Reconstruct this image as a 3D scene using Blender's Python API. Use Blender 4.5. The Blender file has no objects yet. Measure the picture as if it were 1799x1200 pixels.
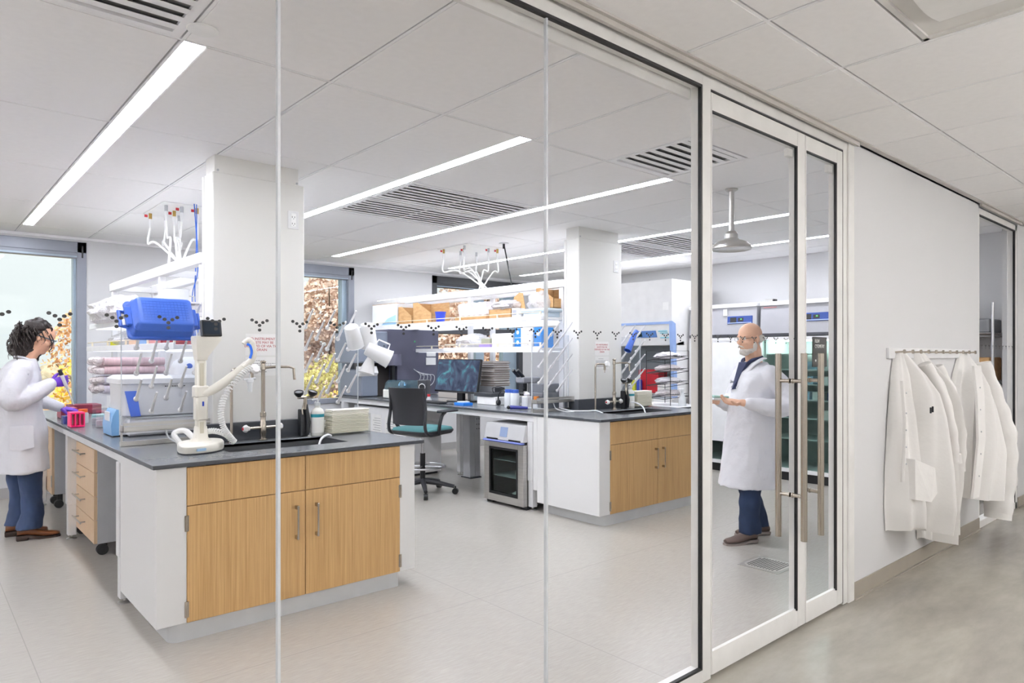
import bpy, math, random
from mathutils import Vector, Matrix, noise
R = math.radians
random.seed(7)
S = bpy.context.scene
C = S.collection
# ---------------------------------------------------------------- camera, world, exposure
cd = bpy.data.cameras.new('camera'); cam = bpy.data.objects.new('camera', cd); C.objects.link(cam)
EYE = 1.37
cam.location = (0, 0, EYE); cam.rotation_euler = (R(90), 0, R(48.59 - 90))
cd.sensor_width = 36; cd.lens = 1205 / 1799 * 36; cd.shift_y = 25 / 1799; cd.clip_end = 400; cd.clip_start = .05
S.camera = cam
S.view_settings.view_transform = 'Standard'; S.view_settings.look = 'None'; S.view_settings.gamma = 1
S.view_settings.use_curve_mapping = False; S.view_settings.exposure = 0.85
S.cycles.use_denoising = True
S.cycles.max_bounces = 10; S.cycles.diffuse_bounces = 6; S.cycles.glossy_bounces = 4; S.cycles.transmission_bounces = 6
S.cycles.transparent_max_bounces = 40; S.cycles.sample_clamp_indirect = 6
S.cycles.caustics_reflective = False; S.cycles.caustics_refractive = False
w = bpy.data.worlds.new('sky'); S.world = w; w.use_nodes = True
nt = w.node_tree; nt.nodes.clear()
wo = nt.nodes.new('ShaderNodeOutputWorld'); bg = nt.nodes.new('ShaderNodeBackground')
tc = nt.nodes.new('ShaderNodeTexCoord'); sx = nt.nodes.new('ShaderNodeSeparateXYZ'); rp = nt.nodes.new('ShaderNodeValToRGB')
nt.links.new(tc.outputs['Generated'], sx.inputs[0]); nt.links.new(sx.outputs['Z'], rp.inputs[0])
rp.color_ramp.elements[0].position = -.02; rp.color_ramp.elements[0].color = (.70, .72, .72, 1)
rp.color_ramp.elements[1].position = .25; rp.color_ramp.elements[1].color = (.80, .81, .81, 1)
nt.links.new(rp.outputs[0], bg.inputs[0]); bg.inputs[1].default_value = .84
nt.links.new(bg.outputs[0], wo.inputs[0])
sl = bpy.data.lights.new('hazy_sun', 'SUN'); sl.energy = 3.0; sl.angle = R(25); sl.color = (1, .96, .9)
so = bpy.data.objects.new('hazy_sun', sl); C.objects.link(so); so.rotation_euler = (R(48), 0, R(-30))
LAB_STRIP = 27.0      # strength of the linear ceiling lights
COR_LAMP = 5.5        # strength of the corridor troffers

# ---------------------------------------------------------------- materials
def lin(h):
    h = h.lstrip('#'); v = [int(h[i:i + 2], 16) / 255 for i in (0, 2, 4)]
    return tuple(c / 12.92 if c <= .04045 else ((c + .055) / 1.055) ** 2.4 for c in v) + (1,)
MATS = {}
def mat(name, col, rough=.5, metal=0, spec=.5, alpha=1, emit=0, trans=0, coat=0, bump=None, var=None, sheen=0):
    if name in MATS: return MATS[name]
    m = bpy.data.materials.new(name); m.use_nodes = True; t = m.node_tree; b = t.nodes['Principled BSDF']
    c = lin(col) if isinstance(col, str) else col
    b.inputs['Base Color'].default_value = c; b.inputs['Roughness'].default_value = rough
    b.inputs['Metallic'].default_value = metal; b.inputs['Specular IOR Level'].default_value = spec
    b.inputs['Alpha'].default_value = alpha; b.inputs['Transmission Weight'].default_value = trans
    b.inputs['Coat Weight'].default_value = coat; b.inputs['Sheen Weight'].default_value = sheen
    if emit: b.inputs['Emission Color'].default_value = c; b.inputs['Emission Strength'].default_value = emit
    tcn = t.nodes.new('ShaderNodeTexCoord')
    nz = t.nodes.new('ShaderNodeTexNoise'); sc, amt = (var if var else (9, .04))
    mp = t.nodes.new('ShaderNodeMapping'); t.links.new(tcn.outputs['Object'], mp.inputs[0])
    t.links.new(mp.outputs[0], nz.inputs['Vector']); nz.inputs['Scale'].default_value = sc if not isinstance(sc, tuple) else 1
    if isinstance(sc, tuple): mp.inputs['Scale'].default_value = sc
    nz.inputs['Detail'].default_value = 4
    mr = t.nodes.new('ShaderNodeMapRange'); mr.inputs[1].default_value = .3; mr.inputs[2].default_value = .7
    mr.inputs[3].default_value = 1 - amt; mr.inputs[4].default_value = 1 + amt
    t.links.new(nz.outputs['Fac'], mr.inputs[0])
    mx = t.nodes.new('ShaderNodeVectorMath'); mx.operation = 'SCALE'; mx.inputs[0].default_value = c[:3]
    t.links.new(mr.outputs[0], mx.inputs['Scale']); t.links.new(mx.outputs[0], b.inputs['Base Color'])
    if bump:
        n2 = t.nodes.new('ShaderNodeTexNoise'); n2.inputs['Scale'].default_value = bump[0]; n2.inputs['Detail'].default_value = 3
        t.links.new(tcn.outputs['Object'], n2.inputs['Vector'])
        bp = t.nodes.new('ShaderNodeBump'); bp.inputs['Strength'].default_value = bump[1]; bp.inputs['Distance'].default_value = bump[2] if len(bump) > 2 else .01
        t.links.new(n2.outputs['Fac'], bp.inputs['Height']); t.links.new(bp.outputs[0], b.inputs['Normal'])
    MATS[name] = m
    return m
def glass_mat(name, tint, refl=1.0, ior=1.5, rough=.0, film=0.0, filmcol='#ffffff'):
    """thin sheet: clear transmission plus the sheet's own mirror reflection"""
    if name in MATS: return MATS[name]
    m = bpy.data.materials.new(name); m.use_nodes = True; t = m.node_tree; t.nodes.clear()
    o = t.nodes.new('ShaderNodeOutputMaterial'); tr = t.nodes.new('ShaderNodeBsdfTransparent'); gl = t.nodes.new('ShaderNodeBsdfGlossy')
    fr = t.nodes.new('ShaderNodeFresnel'); fr.inputs[0].default_value = ior; mx = t.nodes.new('ShaderNodeMixShader')
    mu = t.nodes.new('ShaderNodeMath'); mu.operation = 'MULTIPLY'; mu.inputs[1].default_value = refl
    tr.inputs[0].default_value = lin(tint); gl.inputs['Roughness'].default_value = rough
    ge = t.nodes.new('ShaderNodeNewGeometry'); iv = t.nodes.new('ShaderNodeMath'); iv.operation = 'SUBTRACT'; iv.inputs[0].default_value = 1
    t.links.new(ge.outputs['Backfacing'], iv.inputs[1]); m3 = t.nodes.new('ShaderNodeMath'); m3.operation = 'MULTIPLY'
    t.links.new(fr.outputs[0], mu.inputs[0]); t.links.new(mu.outputs[0], m3.inputs[0]); t.links.new(iv.outputs[0], m3.inputs[1]); t.links.new(m3.outputs[0], mx.inputs[0])
    src = tr
    if film:
        df = t.nodes.new('ShaderNodeBsdfDiffuse'); df.inputs[0].default_value = lin(filmcol)
        m2 = t.nodes.new('ShaderNodeMixShader'); m2.inputs[0].default_value = film
        t.links.new(tr.outputs[0], m2.inputs[1]); t.links.new(df.outputs[0], m2.inputs[2]); src = m2
    t.links.new(src.outputs[0], mx.inputs[1]); t.links.new(gl.outputs[0], mx.inputs[2]); t.links.new(mx.outputs[0], o.inputs[0])
    MATS[name] = m
    return m
def ramp_mat(name, cols, scale, rough=.5, detail=6, bump=0, spec=.5, metal=0, dist=0, rough2=None):
    """colour ramp over stretched noise"""
    m = bpy.data.materials.new(name); m.use_nodes = True; t = m.node_tree; b = t.nodes['Principled BSDF']
    tcn = t.nodes.new('ShaderNodeTexCoord'); mp = t.nodes.new('ShaderNodeMapping'); mp.inputs['Scale'].default_value = scale
    t.links.new(tcn.outputs['Object'], mp.inputs[0]); nz = t.nodes.new('ShaderNodeTexNoise'); nz.inputs['Scale'].default_value = 1
    nz.inputs['Detail'].default_value = detail; nz.inputs['Roughness'].default_value = .65; nz.inputs['Distortion'].default_value = dist
    t.links.new(mp.outputs[0], nz.inputs['Vector'])
    cr = t.nodes.new('ShaderNodeValToRGB'); t.links.new(nz.outputs['Fac'], cr.inputs[0])
    for i, (p, c) in enumerate(cols):
        e = cr.color_ramp.elements[i] if i < 2 else cr.color_ramp.elements.new(p)
        e.position = p; e.color = lin(c)
    t.links.new(cr.outputs[0], b.inputs['Base Color']); b.inputs['Roughness'].default_value = rough
    b.inputs['Specular IOR Level'].default_value = spec; b.inputs['Metallic'].default_value = metal
    if bump:
        bp = t.nodes.new('ShaderNodeBump'); bp.inputs['Strength'].default_value = bump; bp.inputs['Distance'].default_value = .004
        t.links.new(nz.outputs['Fac'], bp.inputs['Height']); t.links.new(bp.outputs[0], b.inputs['Normal'])
    MATS[name] = m
    return m
def emit_mat(name, col, s):
    m = bpy.data.materials.new(name); m.use_nodes = True; t = m.node_tree; t.nodes.clear()
    o = t.nodes.new('ShaderNodeOutputMaterial'); e = t.nodes.new('ShaderNodeEmission'); e.inputs[0].default_value = lin(col); e.inputs[1].default_value = s
    t.links.new(e.outputs[0], o.inputs[0]); MATS[name] = m; return m

WALL = mat('wall_paint', '#d4d4d5', .6, bump=(60, .05, .002), var=(1.5, .01))
WHITE = mat('white_laminate', '#e9e9e8', .35, var=(2, .01))
WHITEM = mat('white_powder_coat', '#e8e8e9', .35)
FRAMEW = mat('white_aluminium_frame', '#e6e5e2', .35)
GREYW = mat('light_grey_metal', '#b9bbbf', .4)
KICK = mat('grey_kick', '#c9cbcc', .4)
TILE = mat('ceiling_tile', '#f6f5f5', .85, bump=(180, .15, .002), var=(30, .015))
GRID = mat('ceiling_grid', '#f4f4f5', .5)
DARKGAP = mat('dark_gap', '#2a2a2c', .8)
BLACK = mat('black_rubber', '#0f0f11', .45)
BLACKP = mat('black_plastic', '#1b1c1f', .35)
DGREY = mat('dark_grey_plastic', '#3b3d42', .4)
RESIN = mat('epoxy_resin_top', '#6f7276', .27, var=(40, .02))  # resin lightened on top: its sheen is put into the grey
RESINE = mat('epoxy_resin_edge', '#42454a', .45)
SPLASH = mat('epoxy_backsplash', '#3d4147', .35)
STEEL = mat('brushed_steel', '#cfcdc9', .33, 1, var=((3, 3, 120), .08))
NICKEL = mat('satin_nickel', '#b9b0a3', .27, 1, var=((60, 60, 4), .02))
CHROME = mat('chrome', '#c4c4c6', .28, 1)
WOOD = ramp_mat('oak_veneer', [(.25, '#ab8651'), (.75, '#d6b07b'), (.5, '#c59f6a')], (160, 160, 2.2), .42, 5, .05)
WOODL = ramp_mat('pale_maple_veneer', [(.25, '#c9a987'), (.75, '#e2c9aa'), (.5, '#d8bb99')], (90, 90, 2.0), .35, 5, .03)
GLASS = glass_mat('partition_glass', '#fdfdfd', .025)
GLASSC = glass_mat('clear_glass', '#f4f8f8', .9)
ACRYL = glass_mat('clear_acrylic', '#fafbfd', .5, film=.03)
GLASSD = glass_mat('tinted_glass', '#dce6e3', .8)
GLASSEDGE = mat('polished_glass_edge', '#dfe3e6', .15, spec=.8, alpha=.8)
WINF = mat('window_frame_grey', '#8b8f99', .4, metal=.2)
WINM = mat('window_mullion_blue', '#a3b5c3', .35, metal=.3)
BLUE = mat('blue_plastic', '#3a62bd', .4)
BLUED = mat('deep_blue_plastic', '#1d3fae', .35)
PAPER = mat('paper', '#f1f0ee', .7)
CARD = ramp_mat('cardboard', [(.3, '#b88f5f'), (.7, '#cfa878'), (.5, '#c49c6b')], (14, 14, 50), .8, 4)
PLW = mat('translucent_white_plastic', '#f4f6f8', .35, alpha=.55)
PLB = mat('milky_beaker_plastic', '#f6f7f8', .4, alpha=.78)
CLEARB = glass_mat('clear_box', '#fbfbf9', .6)
PLWS = mat('frosted_white_plastic', '#eceff1', .4, alpha=.85)
CREAM = mat('cream_plastic', '#e9e5da', .35)
TOWEL = mat('paper_towel', '#f4f0e4', .9, var=((3, 3, 160), .06))
RED = mat('red_plastic', '#b9222e', .4)
YEL = mat('yellow_plastic', '#e2e22e', .4)
ORANGE = mat('orange_plastic', '#e8671d', .4)
PINK = mat('hot_pink_plastic', '#f0206c', .35)
PURPLE = mat('purple_nitrile', '#6c3cc0', .45)
TEAL = mat('teal_fabric', '#4f8588', .8, bump=(300, .3, .002))
COATM = mat('lab_coat_cotton', '#dcdce1', .85, bump=(14, .35, .02), sheen=.2, var=(5, .02))
DENIM = mat('blue_denim', '#1b2c49', .85, bump=(400, .3, .001), var=(10, .14))
SKIN = mat('skin', '#d9a88c', .5, var=(12, .05), spec=.4)
LEATHER = mat('brown_leather', '#5c3418', .3)
FABW = mat('wall_blind_grey', '#6b6f78', .6)

# ---------------------------------------------------------------- mesh builder
class MB:
    def __init__(s): s.v = []; s.f = []; s.mi = []; s.m = 0; s.T = None
    def add(s, vs, fs, T=None):
        n = len(s.v); T = T or s.T
        if T is not None: vs = [tuple(T @ Vector(p)) for p in vs]
        s.v += [tuple(p) for p in vs]; s.f += [tuple(i + n for i in f) for f in fs]; s.mi += [s.m] * len(fs)
        return s
    def box(s, x0, y0, z0, x1, y1, z1, b=0, T=None):
        if x0 > x1: x0, x1 = x1, x0
        if y0 > y1: y0, y1 = y1, y0
        if z0 > z1: z0, z1 = z1, z0
        X, Y, Z = (x0, x1), (y0, y1), (z0, z1)
        if b <= 0:
            vs = [(X[i], Y[j], Z[k]) for i in (0, 1) for j in (0, 1) for k in (0, 1)]
            return s.add(vs, [(0, 1, 3, 2), (4, 6, 7, 5), (0, 4, 5, 1), (2, 3, 7, 6), (0, 2, 6, 4), (1, 5, 7, 3)], T)
        b = min(b, (x1 - x0) * .49, (y1 - y0) * .49, (z1 - z0) * .49)
        vs = []; idx = {}
        for i in (0, 1):
            for j in (0, 1):
                for k in (0, 1):
                    sx, sy, sz = (b if i == 0 else -b), (b if j == 0 else -b), (b if k == 0 else -b)
                    idx[i, j, k, 0] = len(vs); vs.append((X[i], Y[j] + sy, Z[k] + sz))
                    idx[i, j, k, 1] = len(vs); vs.append((X[i] + sx, Y[j], Z[k] + sz))
                    idx[i, j, k, 2] = len(vs); vs.append((X[i] + sx, Y[j] + sy, Z[k]))
        fs = []
        for i in (0, 1):
            q = [idx[i, 0, 0, 0], idx[i, 1, 0, 0], idx[i, 1, 1, 0], idx[i, 0, 1, 0]]; fs.append(q if i else q[::-1])
            q = [idx[0, i, 0, 1], idx[1, i, 0, 1], idx[1, i, 1, 1], idx[0, i, 1, 1]]; fs.append(q[::-1] if i else q)
            q = [idx[0, 0, i, 2], idx[1, 0, i, 2], idx[1, 1, i, 2], idx[0, 1, i, 2]]; fs.append(q if i else q[::-1])
        for j in (0, 1):
            for k in (0, 1):
                q = [idx[0, j, k, 1], idx[0, j, k, 2], idx[1, j, k, 2], idx[1, j, k, 1]]; fs.append(q if j != k else q[::-1])
                q = [idx[j, 0, k, 0], idx[j, 0, k, 2], idx[j, 1, k, 2], idx[j, 1, k, 0]]; fs.append(q[::-1] if j != k else q)
                q = [idx[j, k, 0, 0], idx[j, k, 0, 1], idx[j, k, 1, 1], idx[j, k, 1, 0]]; fs.append(q if j != k else q[::-1])
        for i in (0, 1):
            for j in (0, 1):
                for k in (0, 1):
                    q = [idx[i, j, k, 0], idx[i, j, k, 1], idx[i, j, k, 2]]
                    fs.append(q if (i + j + k) % 2 else q[::-1])
        return s.add(vs, fs, T)
    def loft(s, rings, cap=True, closed=True, T=None):
        n = len(rings[0]); vs = [p for r in rings for p in r]; fs = []
        for a in range(len(rings) - 1):
            for i in range(n if closed else n - 1):
                j = (i + 1) % n
                fs.append((a * n + i, a * n + j, (a + 1) * n + j, (a + 1) * n + i))
        if cap and closed:
            fs.append(tuple(range(n))[::-1]); fs.append(tuple((len(rings) - 1) * n + i for i in range(n)))
        return s.add(vs, fs, T)
    def lathe(s, prof, c=(0, 0, 0), seg=20, T=None, sx=1, sy=1):
        rings = [[(c[0] + r * sx * math.cos(2 * math.pi * i / seg), c[1] + r * sy * math.sin(2 * math.pi * i / seg), c[2] + z) for i in range(seg)] for r, z in prof]
        return s.loft(rings, True, True, T)
    def tube(s, pts, r, seg=8, cap=True, T=None, flat=1.0):
        pts = [Vector(p) for p in pts]; n = len(pts); rings = []
        t0 = (pts[1] - pts[0]).normalized(); up = Vector((0, 0, 1)) if abs(t0.z) < .9 else Vector((1, 0, 0))
        u = t0.cross(up).normalized()
        for i, p in enumerate(pts):
            t = (pts[min(i + 1, n - 1)] - pts[max(i - 1, 0)]).normalized()
            u = (u - t * u.dot(t)); u = u.normalized() if u.length > 1e-6 else t.orthogonal().normalized()
            v = t.cross(u); rr = r[i] if isinstance(r, (list, tuple)) else r
            rings.append([tuple(p + u * rr * math.cos(2 * math.pi * k / seg) + v * rr * flat * math.sin(2 * math.pi * k / seg)) for k in range(seg)])
        return s.loft(rings, cap, True, T)
    def cyl(s, a, b, r, r2=None, seg=16, T=None): return s.tube([a, b], [r, r if r2 is None else r2], seg, True, T)
    def ell(s, c, r, seg=16, rings=10, T=None):
        r = (r, r, r) if not isinstance(r, (tuple, list)) else r
        pr = []
        for i in range(rings + 1):
            a = -math.pi / 2 + math.pi * i / rings; a = max(min(a, 1.5), -1.5)
            pr.append([(c[0] + r[0] * math.cos(a) * math.cos(2 * math.pi * k / seg), c[1] + r[1] * math.cos(a) * math.sin(2 * math.pi * k / seg), c[2] + r[2] * math.sin(a)) for k in range(seg)])
        return s.loft(pr, True, True, T)
    def prism(s, poly, axis, a, b, T=None):
        """poly: 2-D points in the plane across the axis ('x': (y,z), 'y': (x,z), 'z': (x,y))"""
        f = {'x': lambda p, h: (h, p[0], p[1]), 'y': lambda p, h: (p[0], h, p[1]), 'z': lambda p, h: (p[0], p[1], h)}[axis]
        return s.loft([[f(p, a) for p in poly], [f(p, b) for p in poly]], True, True, T)
    def build(s, name, m, parent=None, angle=35, local=False):
        if not isinstance(m, (list, tuple)): m = [m]
        me = bpy.data.meshes.new(name)
        V = s.v
        if parent is not None and not local:
            inv = wm(parent).inverted(); V = [tuple(inv @ Vector(p)) for p in V]
        off = Vector((0, 0, 0))
        if not local:
            xs, ys, zs = [p[0] for p in V], [p[1] for p in V], [p[2] for p in V]
            off = Vector(((min(xs) + max(xs)) / 2, (min(ys) + max(ys)) / 2, min(zs)))
            V = [(p[0] - off.x, p[1] - off.y, p[2] - off.z) for p in V]
        me.from_pydata(V, [], s.f)
        for k in m: me.materials.append(k)
        me.polygons.foreach_set('material_index', s.mi)
        import bmesh
        bm = bmesh.new(); bm.from_mesh(me); bmesh.ops.recalc_face_normals(bm, faces=bm.faces); bm.to_mesh(me); bm.free()
        me.polygons.foreach_set('use_smooth', [True] * len(me.polygons))
        me.set_sharp_from_angle(angle=R(angle)); me.update()
        o = bpy.data.objects.new(name, me); C.objects.link(o); o.location = off
        if parent is not None: o.parent = parent
        return o
def wm(o):
    M = Matrix.LocRotScale(o.location, o.rotation_euler, o.scale)
    return wm(o.parent) @ M if o.parent else M
def tag(o, label, cat, group=None, kind=None):
    o['label'] = label; o['category'] = cat
    if group: o['group'] = group
    if kind: o['kind'] = kind
    return o
def thing(name, label, cat, loc=(0, 0, 0), rz=0, group=None):
    o = bpy.data.objects.new(name, None); C.objects.link(o); o.location = loc; o.rotation_euler = (0, 0, rz); o.empty_display_size = .05
    return tag(o, label, cat, group)
def struct(o): o['kind'] = 'structure'; return o
KIDS = {}
def dup(root, loc=None, rz=None, label=None, group=None, parent=None):
    r = root.copy(); C.objects.link(r)
    if parent is not None: r.parent = parent
    if loc is not None: r.location = loc
    if rz is not None: r.rotation_euler = (0, 0, rz)
    if label: r['label'] = label
    if group: r['group'] = group
    for ch in [o for o in list(C.objects) if o.parent is root]: dup(ch, parent=r)
    return r
def TR(loc, rx=0, ry=0, rz=0, s=1):
    from mathutils import Euler
    return Matrix.LocRotScale(Vector(loc), Euler((rx, ry, rz)), Vector((s, s, s)) if not isinstance(s, tuple) else Vector(s))
def text(body, loc, size, m, parent, rot=(R(90), 0, 0), name='lettering', align='CENTER', ext=.0006, sx=1.0):
    cu = bpy.data.curves.new(name, 'FONT'); cu.body = body; cu.size = size; cu.align_x = align; cu.align_y = 'CENTER'; cu.extrude = ext
    cu.space_line = 1.05; cu.materials.append(m)
    tmp = bpy.data.objects.new('tmp', cu); C.objects.link(tmp); tmp.location = (0, 0, -50); bpy.context.view_layer.update()
    me = bpy.data.meshes.new_from_object(tmp.evaluated_get(bpy.context.evaluated_depsgraph_get())); bpy.data.objects.remove(tmp)
    if not me.materials: me.materials.append(m)
    o = bpy.data.objects.new(name, me); C.objects.link(o); o.parent = parent
    M = wm(parent).inverted() @ TR(loc, *rot)
    o.location = M.to_translation(); o.rotation_euler = M.to_euler(); o.scale = (sx, 1, 1)
    return o
def arc(c, r, a0, a1, n, plane='xz'):
    out = []
    for i in range(n + 1):
        a = a0 + (a1 - a0) * i / n; x, y = r * math.cos(a), r * math.sin(a)
        out.append((c[0] + x, c[1], c[2] + y) if plane == 'xz' else (c[0], c[1] + x, c[2] + y) if plane == 'yz' else (c[0] + x, c[1] + y, c[2]))
    return out
def bez(p, n=12):
    """Catmull-Rom through the points"""
    P = [Vector(q) for q in p]; P = [P[0] * 2 - P[1]] + P + [P[-1] * 2 - P[-2]]; out = []
    for i in range(1, len(P) - 2):
        for k in range(n):
            t = k / n; a, b, c, d = P[i - 1:i + 3]
            out.append(.5 * ((2 * b) + (c - a) * t + (2 * a - 5 * b + 4 * c - d) * t * t + (3 * b - a - 3 * c + d) * t ** 3))
    out.append(P[-2]); return out
# ================================================================= SETTING
CZ = 2.57; YB = 8.15; XR = 7.95; XL = -2.8; YG = 1.635
VINYL = ramp_mat('speckled_vinyl_floor', [(.2, '#a6a19a'), (.8, '#bdb8b1'), (.5, '#b1aca5')], (14, 150, 1), .27, 8, .02, spec=.45)
t = VINYL.node_tree; b_ = t.nodes['Principled BSDF']
# welded seams every 2 m, a faint darker hairline
geo = t.nodes.new('ShaderNodeNewGeometry'); sp_ = t.nodes.new('ShaderNodeSeparateXYZ'); t.links.new(geo.outputs['Position'], sp_.inputs[0])
def seam(out, off, per):
    a = t.nodes.new('ShaderNodeMath'); a.operation = 'ADD'; a.inputs[1].default_value = off; t.links.new(sp_.outputs[out], a.inputs[0])
    m_ = t.nodes.new('ShaderNodeMath'); m_.operation = 'PINGPONG'; m_.inputs[1].default_value = per / 2; t.links.new(a.outputs[0], m_.inputs[0])
    l = t.nodes.new('ShaderNodeMath'); l.operation = 'LESS_THAN'; l.inputs[1].default_value = .0022; t.links.new(m_.outputs[0], l.inputs[0]); return l
s1, s2 = seam('X', -.42, 2.0), seam('Y', -3.02, 3.4)
mxs = t.nodes.new('ShaderNodeMath'); mxs.operation = 'MAXIMUM'; t.links.new(s1.outputs[0], mxs.inputs[0]); t.links.new(s2.outputs[0], mxs.inputs[1])
mxc = t.nodes.new('ShaderNodeMixRGB'); mxc.inputs[2].default_value = lin('#a19d97')
t.links.new(mxs.outputs[0], mxc.inputs[0]); t.links.new([n for n in t.nodes if n.type == 'VALTORGB'][0].outputs[0], mxc.inputs[1]); t.links.new(mxc.outputs[0], b_.inputs['Base Color'])
CONC = ramp_mat('polished_concrete', [(.25, '#7d7870'), (.75, '#aaa59b'), (.5, '#959087')], (.9, 2.6, 1), .22, 10, .0, spec=.5, dist=.15)

def slab(name, x0, y0, z0, x1, y1, z1, m, b=0): return struct(MB().box(x0, y0, z0, x1, y1, z1, b).build(name, m))
slab('floor', XL, YG + .02, -.1, XR, YB, 0, VINYL)
slab('floor', XL, -1.6, -.1, 9.6, YG + .02, 0, CONC)
# --- ceilings: tegular tiles in a grid, openings left for strips, vents and troffers
def ceiling(gx, gy, cuts, lim, name):
    x0, y0, x1, y1 = lim
    m = MB(); m.m = 1; m.box(x0, y0, CZ + .016, x1, y1, CZ + .06); m.m = 0
    for i in range(len(gx) - 1):
        for j in range(len(gy) - 1):
            a, b, c, d = max(gx[i] + .014, x0), max(gy[j] + .014, y0), min(gx[i + 1] - .008, x1), min(gy[j + 1] - .008, y1)
            if c - a < .03 or d - b < .03: continue
            skip = False
            for (p, q, r, s_) in cuts:
                if p < c and r > a and q < d and s_ > b:
                    if p <= a + .03 and r >= c - .03: skip = skip or (q <= b + .03 and s_ >= d - .03); \
                        (b, d) = (b, d) if skip else ((s_, d) if q <= b + .03 else (b, q))
                    elif p <= a + .03: a = r
                    elif r >= c - .03: c = p
            if not skip: m.box(a, b, CZ, c, d, CZ + .012)
    m.m = 2
    for g in gx:
        if x0 < g < x1: m.box(g + .0005, y0, CZ + .002, g + .0135, y1, CZ + .0155)
    for g in gy:
        if y0 < g < y1: m.box(x0, g + .0005, CZ + .0022, x1, g + .0135, CZ + .0153)
    return struct(m.build(name, [TILE, DARKGAP, GRID]))
GX = [.17 - .61 * k for k in range(5, 0, -1)] + [.17 + .61 * k for k in range(13)]; GX.append(XR)
GY = [1.68, 2.78, 4.0, 5.22, 6.44, 7.66, YB]
STR = [(.786, .872, 2.79, 7.65), (2.52, 2.603, 2.79, 7.65), (3.842, 3.926, 2.79, 7.65), (5.575, 5.655, 2.79, 7.65), (6.886, 6.966, 2.79, 7.65)]
cuts = [(a - .004, c, b + .004, d) for a, b, c, d in STR]
VENTS = [(.17, 2.17, .78, 2.78), (.17, 1.56, .78, 2.17), (2.61, 4.0, 3.83, 4.61), (2.61, 4.61, 3.83, 5.22), (3.22, 2.17, 3.83, 2.78), (5.66, 4.0, 6.88, 4.61), (5.66, 4.61, 6.88, 5.22)]
ceiling(GX, GY, cuts + VENTS, (XL, YG + .03, XR, YB), 'ceiling')
CGX = [2.92 - .61 * k for k in range(9, 0, -1)] + [2.92 + .61 * k for k in range(12)]
TROF = [(2.31, .32, 2.92, .93), (-1.96, -1.19, -1.35, .01), (3.53, -1.19, 4.14, .01), (.48, -1.19, 1.09, .01), (5.97, -1.19, 6.58, .01)]
ceiling(CGX, [-1.6, -1.205, .015, 1.235, YG - .02], [(2.31, .015, 2.92, .93)] + TROF[1:], (XL, -1.6, 9.6, YG - .02), 'ceiling')
# --- walls
OPEN = [(-1.3, 1.378), (3.0, 4.414), (5.656, 7.413)]; ZS, ZT = .76, 2.525
m = MB(); xs = [XL] + [v for o in OPEN for v in o] + [XR]
for i in range(0, len(xs), 2): m.box(xs[i], YB, 0, xs[i + 1], YB + .22, 2.75)
for a, b in OPEN: m.box(a, YB, 0, b, YB + .22, ZS); m.box(a, YB, ZT, b, YB + .22, 2.75)
struct(m.build('wall_back', WALL))
slab('wall_right', XR, YG, 0, XR + .15, YB + .22, 2.75, WALL)
slab('wall_left', XL - .15, -1.6, 0, XL, YB + .22, 2.75, WALL)
slab('wall_front', XL, -1.75, 0, 9.6, -1.6, 2.75, WALL)
m = MB(); m.box(3.976, YG - .015, 0, 6.33, YG + .1, 2.62); m.box(7.49, YG - .015, 0, 9.6, YG + .1, 2.62)
m.box(XL, YG - .015, 2.56, 9.6, YG + .1, 2.75)
struct(m.build('wall_partition', WALL))
slab('wall_end', 9.6, -1.6, 0, 9.75, 8.3, 2.75, WALL)
BASEM = mat('taupe_vinyl_base', '#8e877c', .45)
def baseb(x0, x1, y, z, nm): return struct(MB().box(x0, y - .006, 0, x1, y, z).box(x0, y - .016, 0, x1, y - .005, .008).build(nm, BASEM))
baseb(3.976, 6.33, YG - .015, .095, 'baseboard_right'); baseb(7.49, 9.6, YG - .015, .095, 'baseboard_right')
struct(MB().box(XL, YB - .006, 0, XR, YB, .1).build('baseboard_back', mat('grey_vinyl_base', '#a9a7a5', .5)))
struct(MB().box(XR - .006, 1.8, 0, XR, YB, .1).build('baseboard_side', MATS['grey_vinyl_base']))
struct(MB().box(XL, YB - .02, 2.545, XR, YB, 2.57).build('trim_1', GRID))
struct(MB().box(XL, YG - .045, CZ - .028, 4.0, YG - .03, CZ).box(XL, YG - .06, CZ - .008, 9.6, YG - .03, CZ).box(6.3, YG - .045, CZ - .028, 7.52, YG - .03, CZ).build('trim_2', mat('ceiling_reveal', '#b5b1ab', .5)))

# --- windows in the back wall
def window(n, x0, x1, mull, transom, side, cassette, fm, glassb):
    fw_ = .085; m = MB()
    m.box(x0, YB - .01, ZS, x0 + fw_, YB + .16, ZT, .004).box(x1 - fw_, YB - .01, ZS, x1, YB + .16, ZT, .004)
    m.box(x0, YB - .01, ZT - .11, x1, YB + .16, ZT, .004).box(x0, YB - .03, ZS, x1, YB + .16, glassb, .004)
    w_ = struct(m.build('window_%d' % n, fm))
    k = MB()
    for a, b in mull: k.box(a, YB + .05, glassb, b, YB + .16, ZT - .1, .004)
    if k.v: k.build('mullion', WINM, w_)
    if transom: MB().box(x0 + fw_, YB + .03, transom[0], x1 - fw_, YB + .15, transom[1], .004).build('transom', fm, w_)
    MB().box(x0 + fw_, YB + .10, glassb, x1 - fw_, YB + .112, ZT - .1).build('pane', GLASSC, w_)
    bl = MB().box(x0 + .03, YB + .0, cassette[0], x1 - .03, YB + .075, cassette[1], .004).build('blind_cassette', fm, w_)
    MB().box(x0 + .05, YB - .004, cassette[0] + .012, x1 - .05, YB + .001, cassette[0] + .022).build('blind_rail', WINM, w_)
    MB().box(x1 - .045, YB - .012, cassette[0] + .005, x1 - .03, YB + .03, cassette[1] - .005).build('end_cap', BLACKP, bl)
    return w_
WINBACKLIT = mat('window_frame_dark', '#4a4c50', .45, metal=.2)  # backlit shade put into a darker copy of the frame grey
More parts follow.
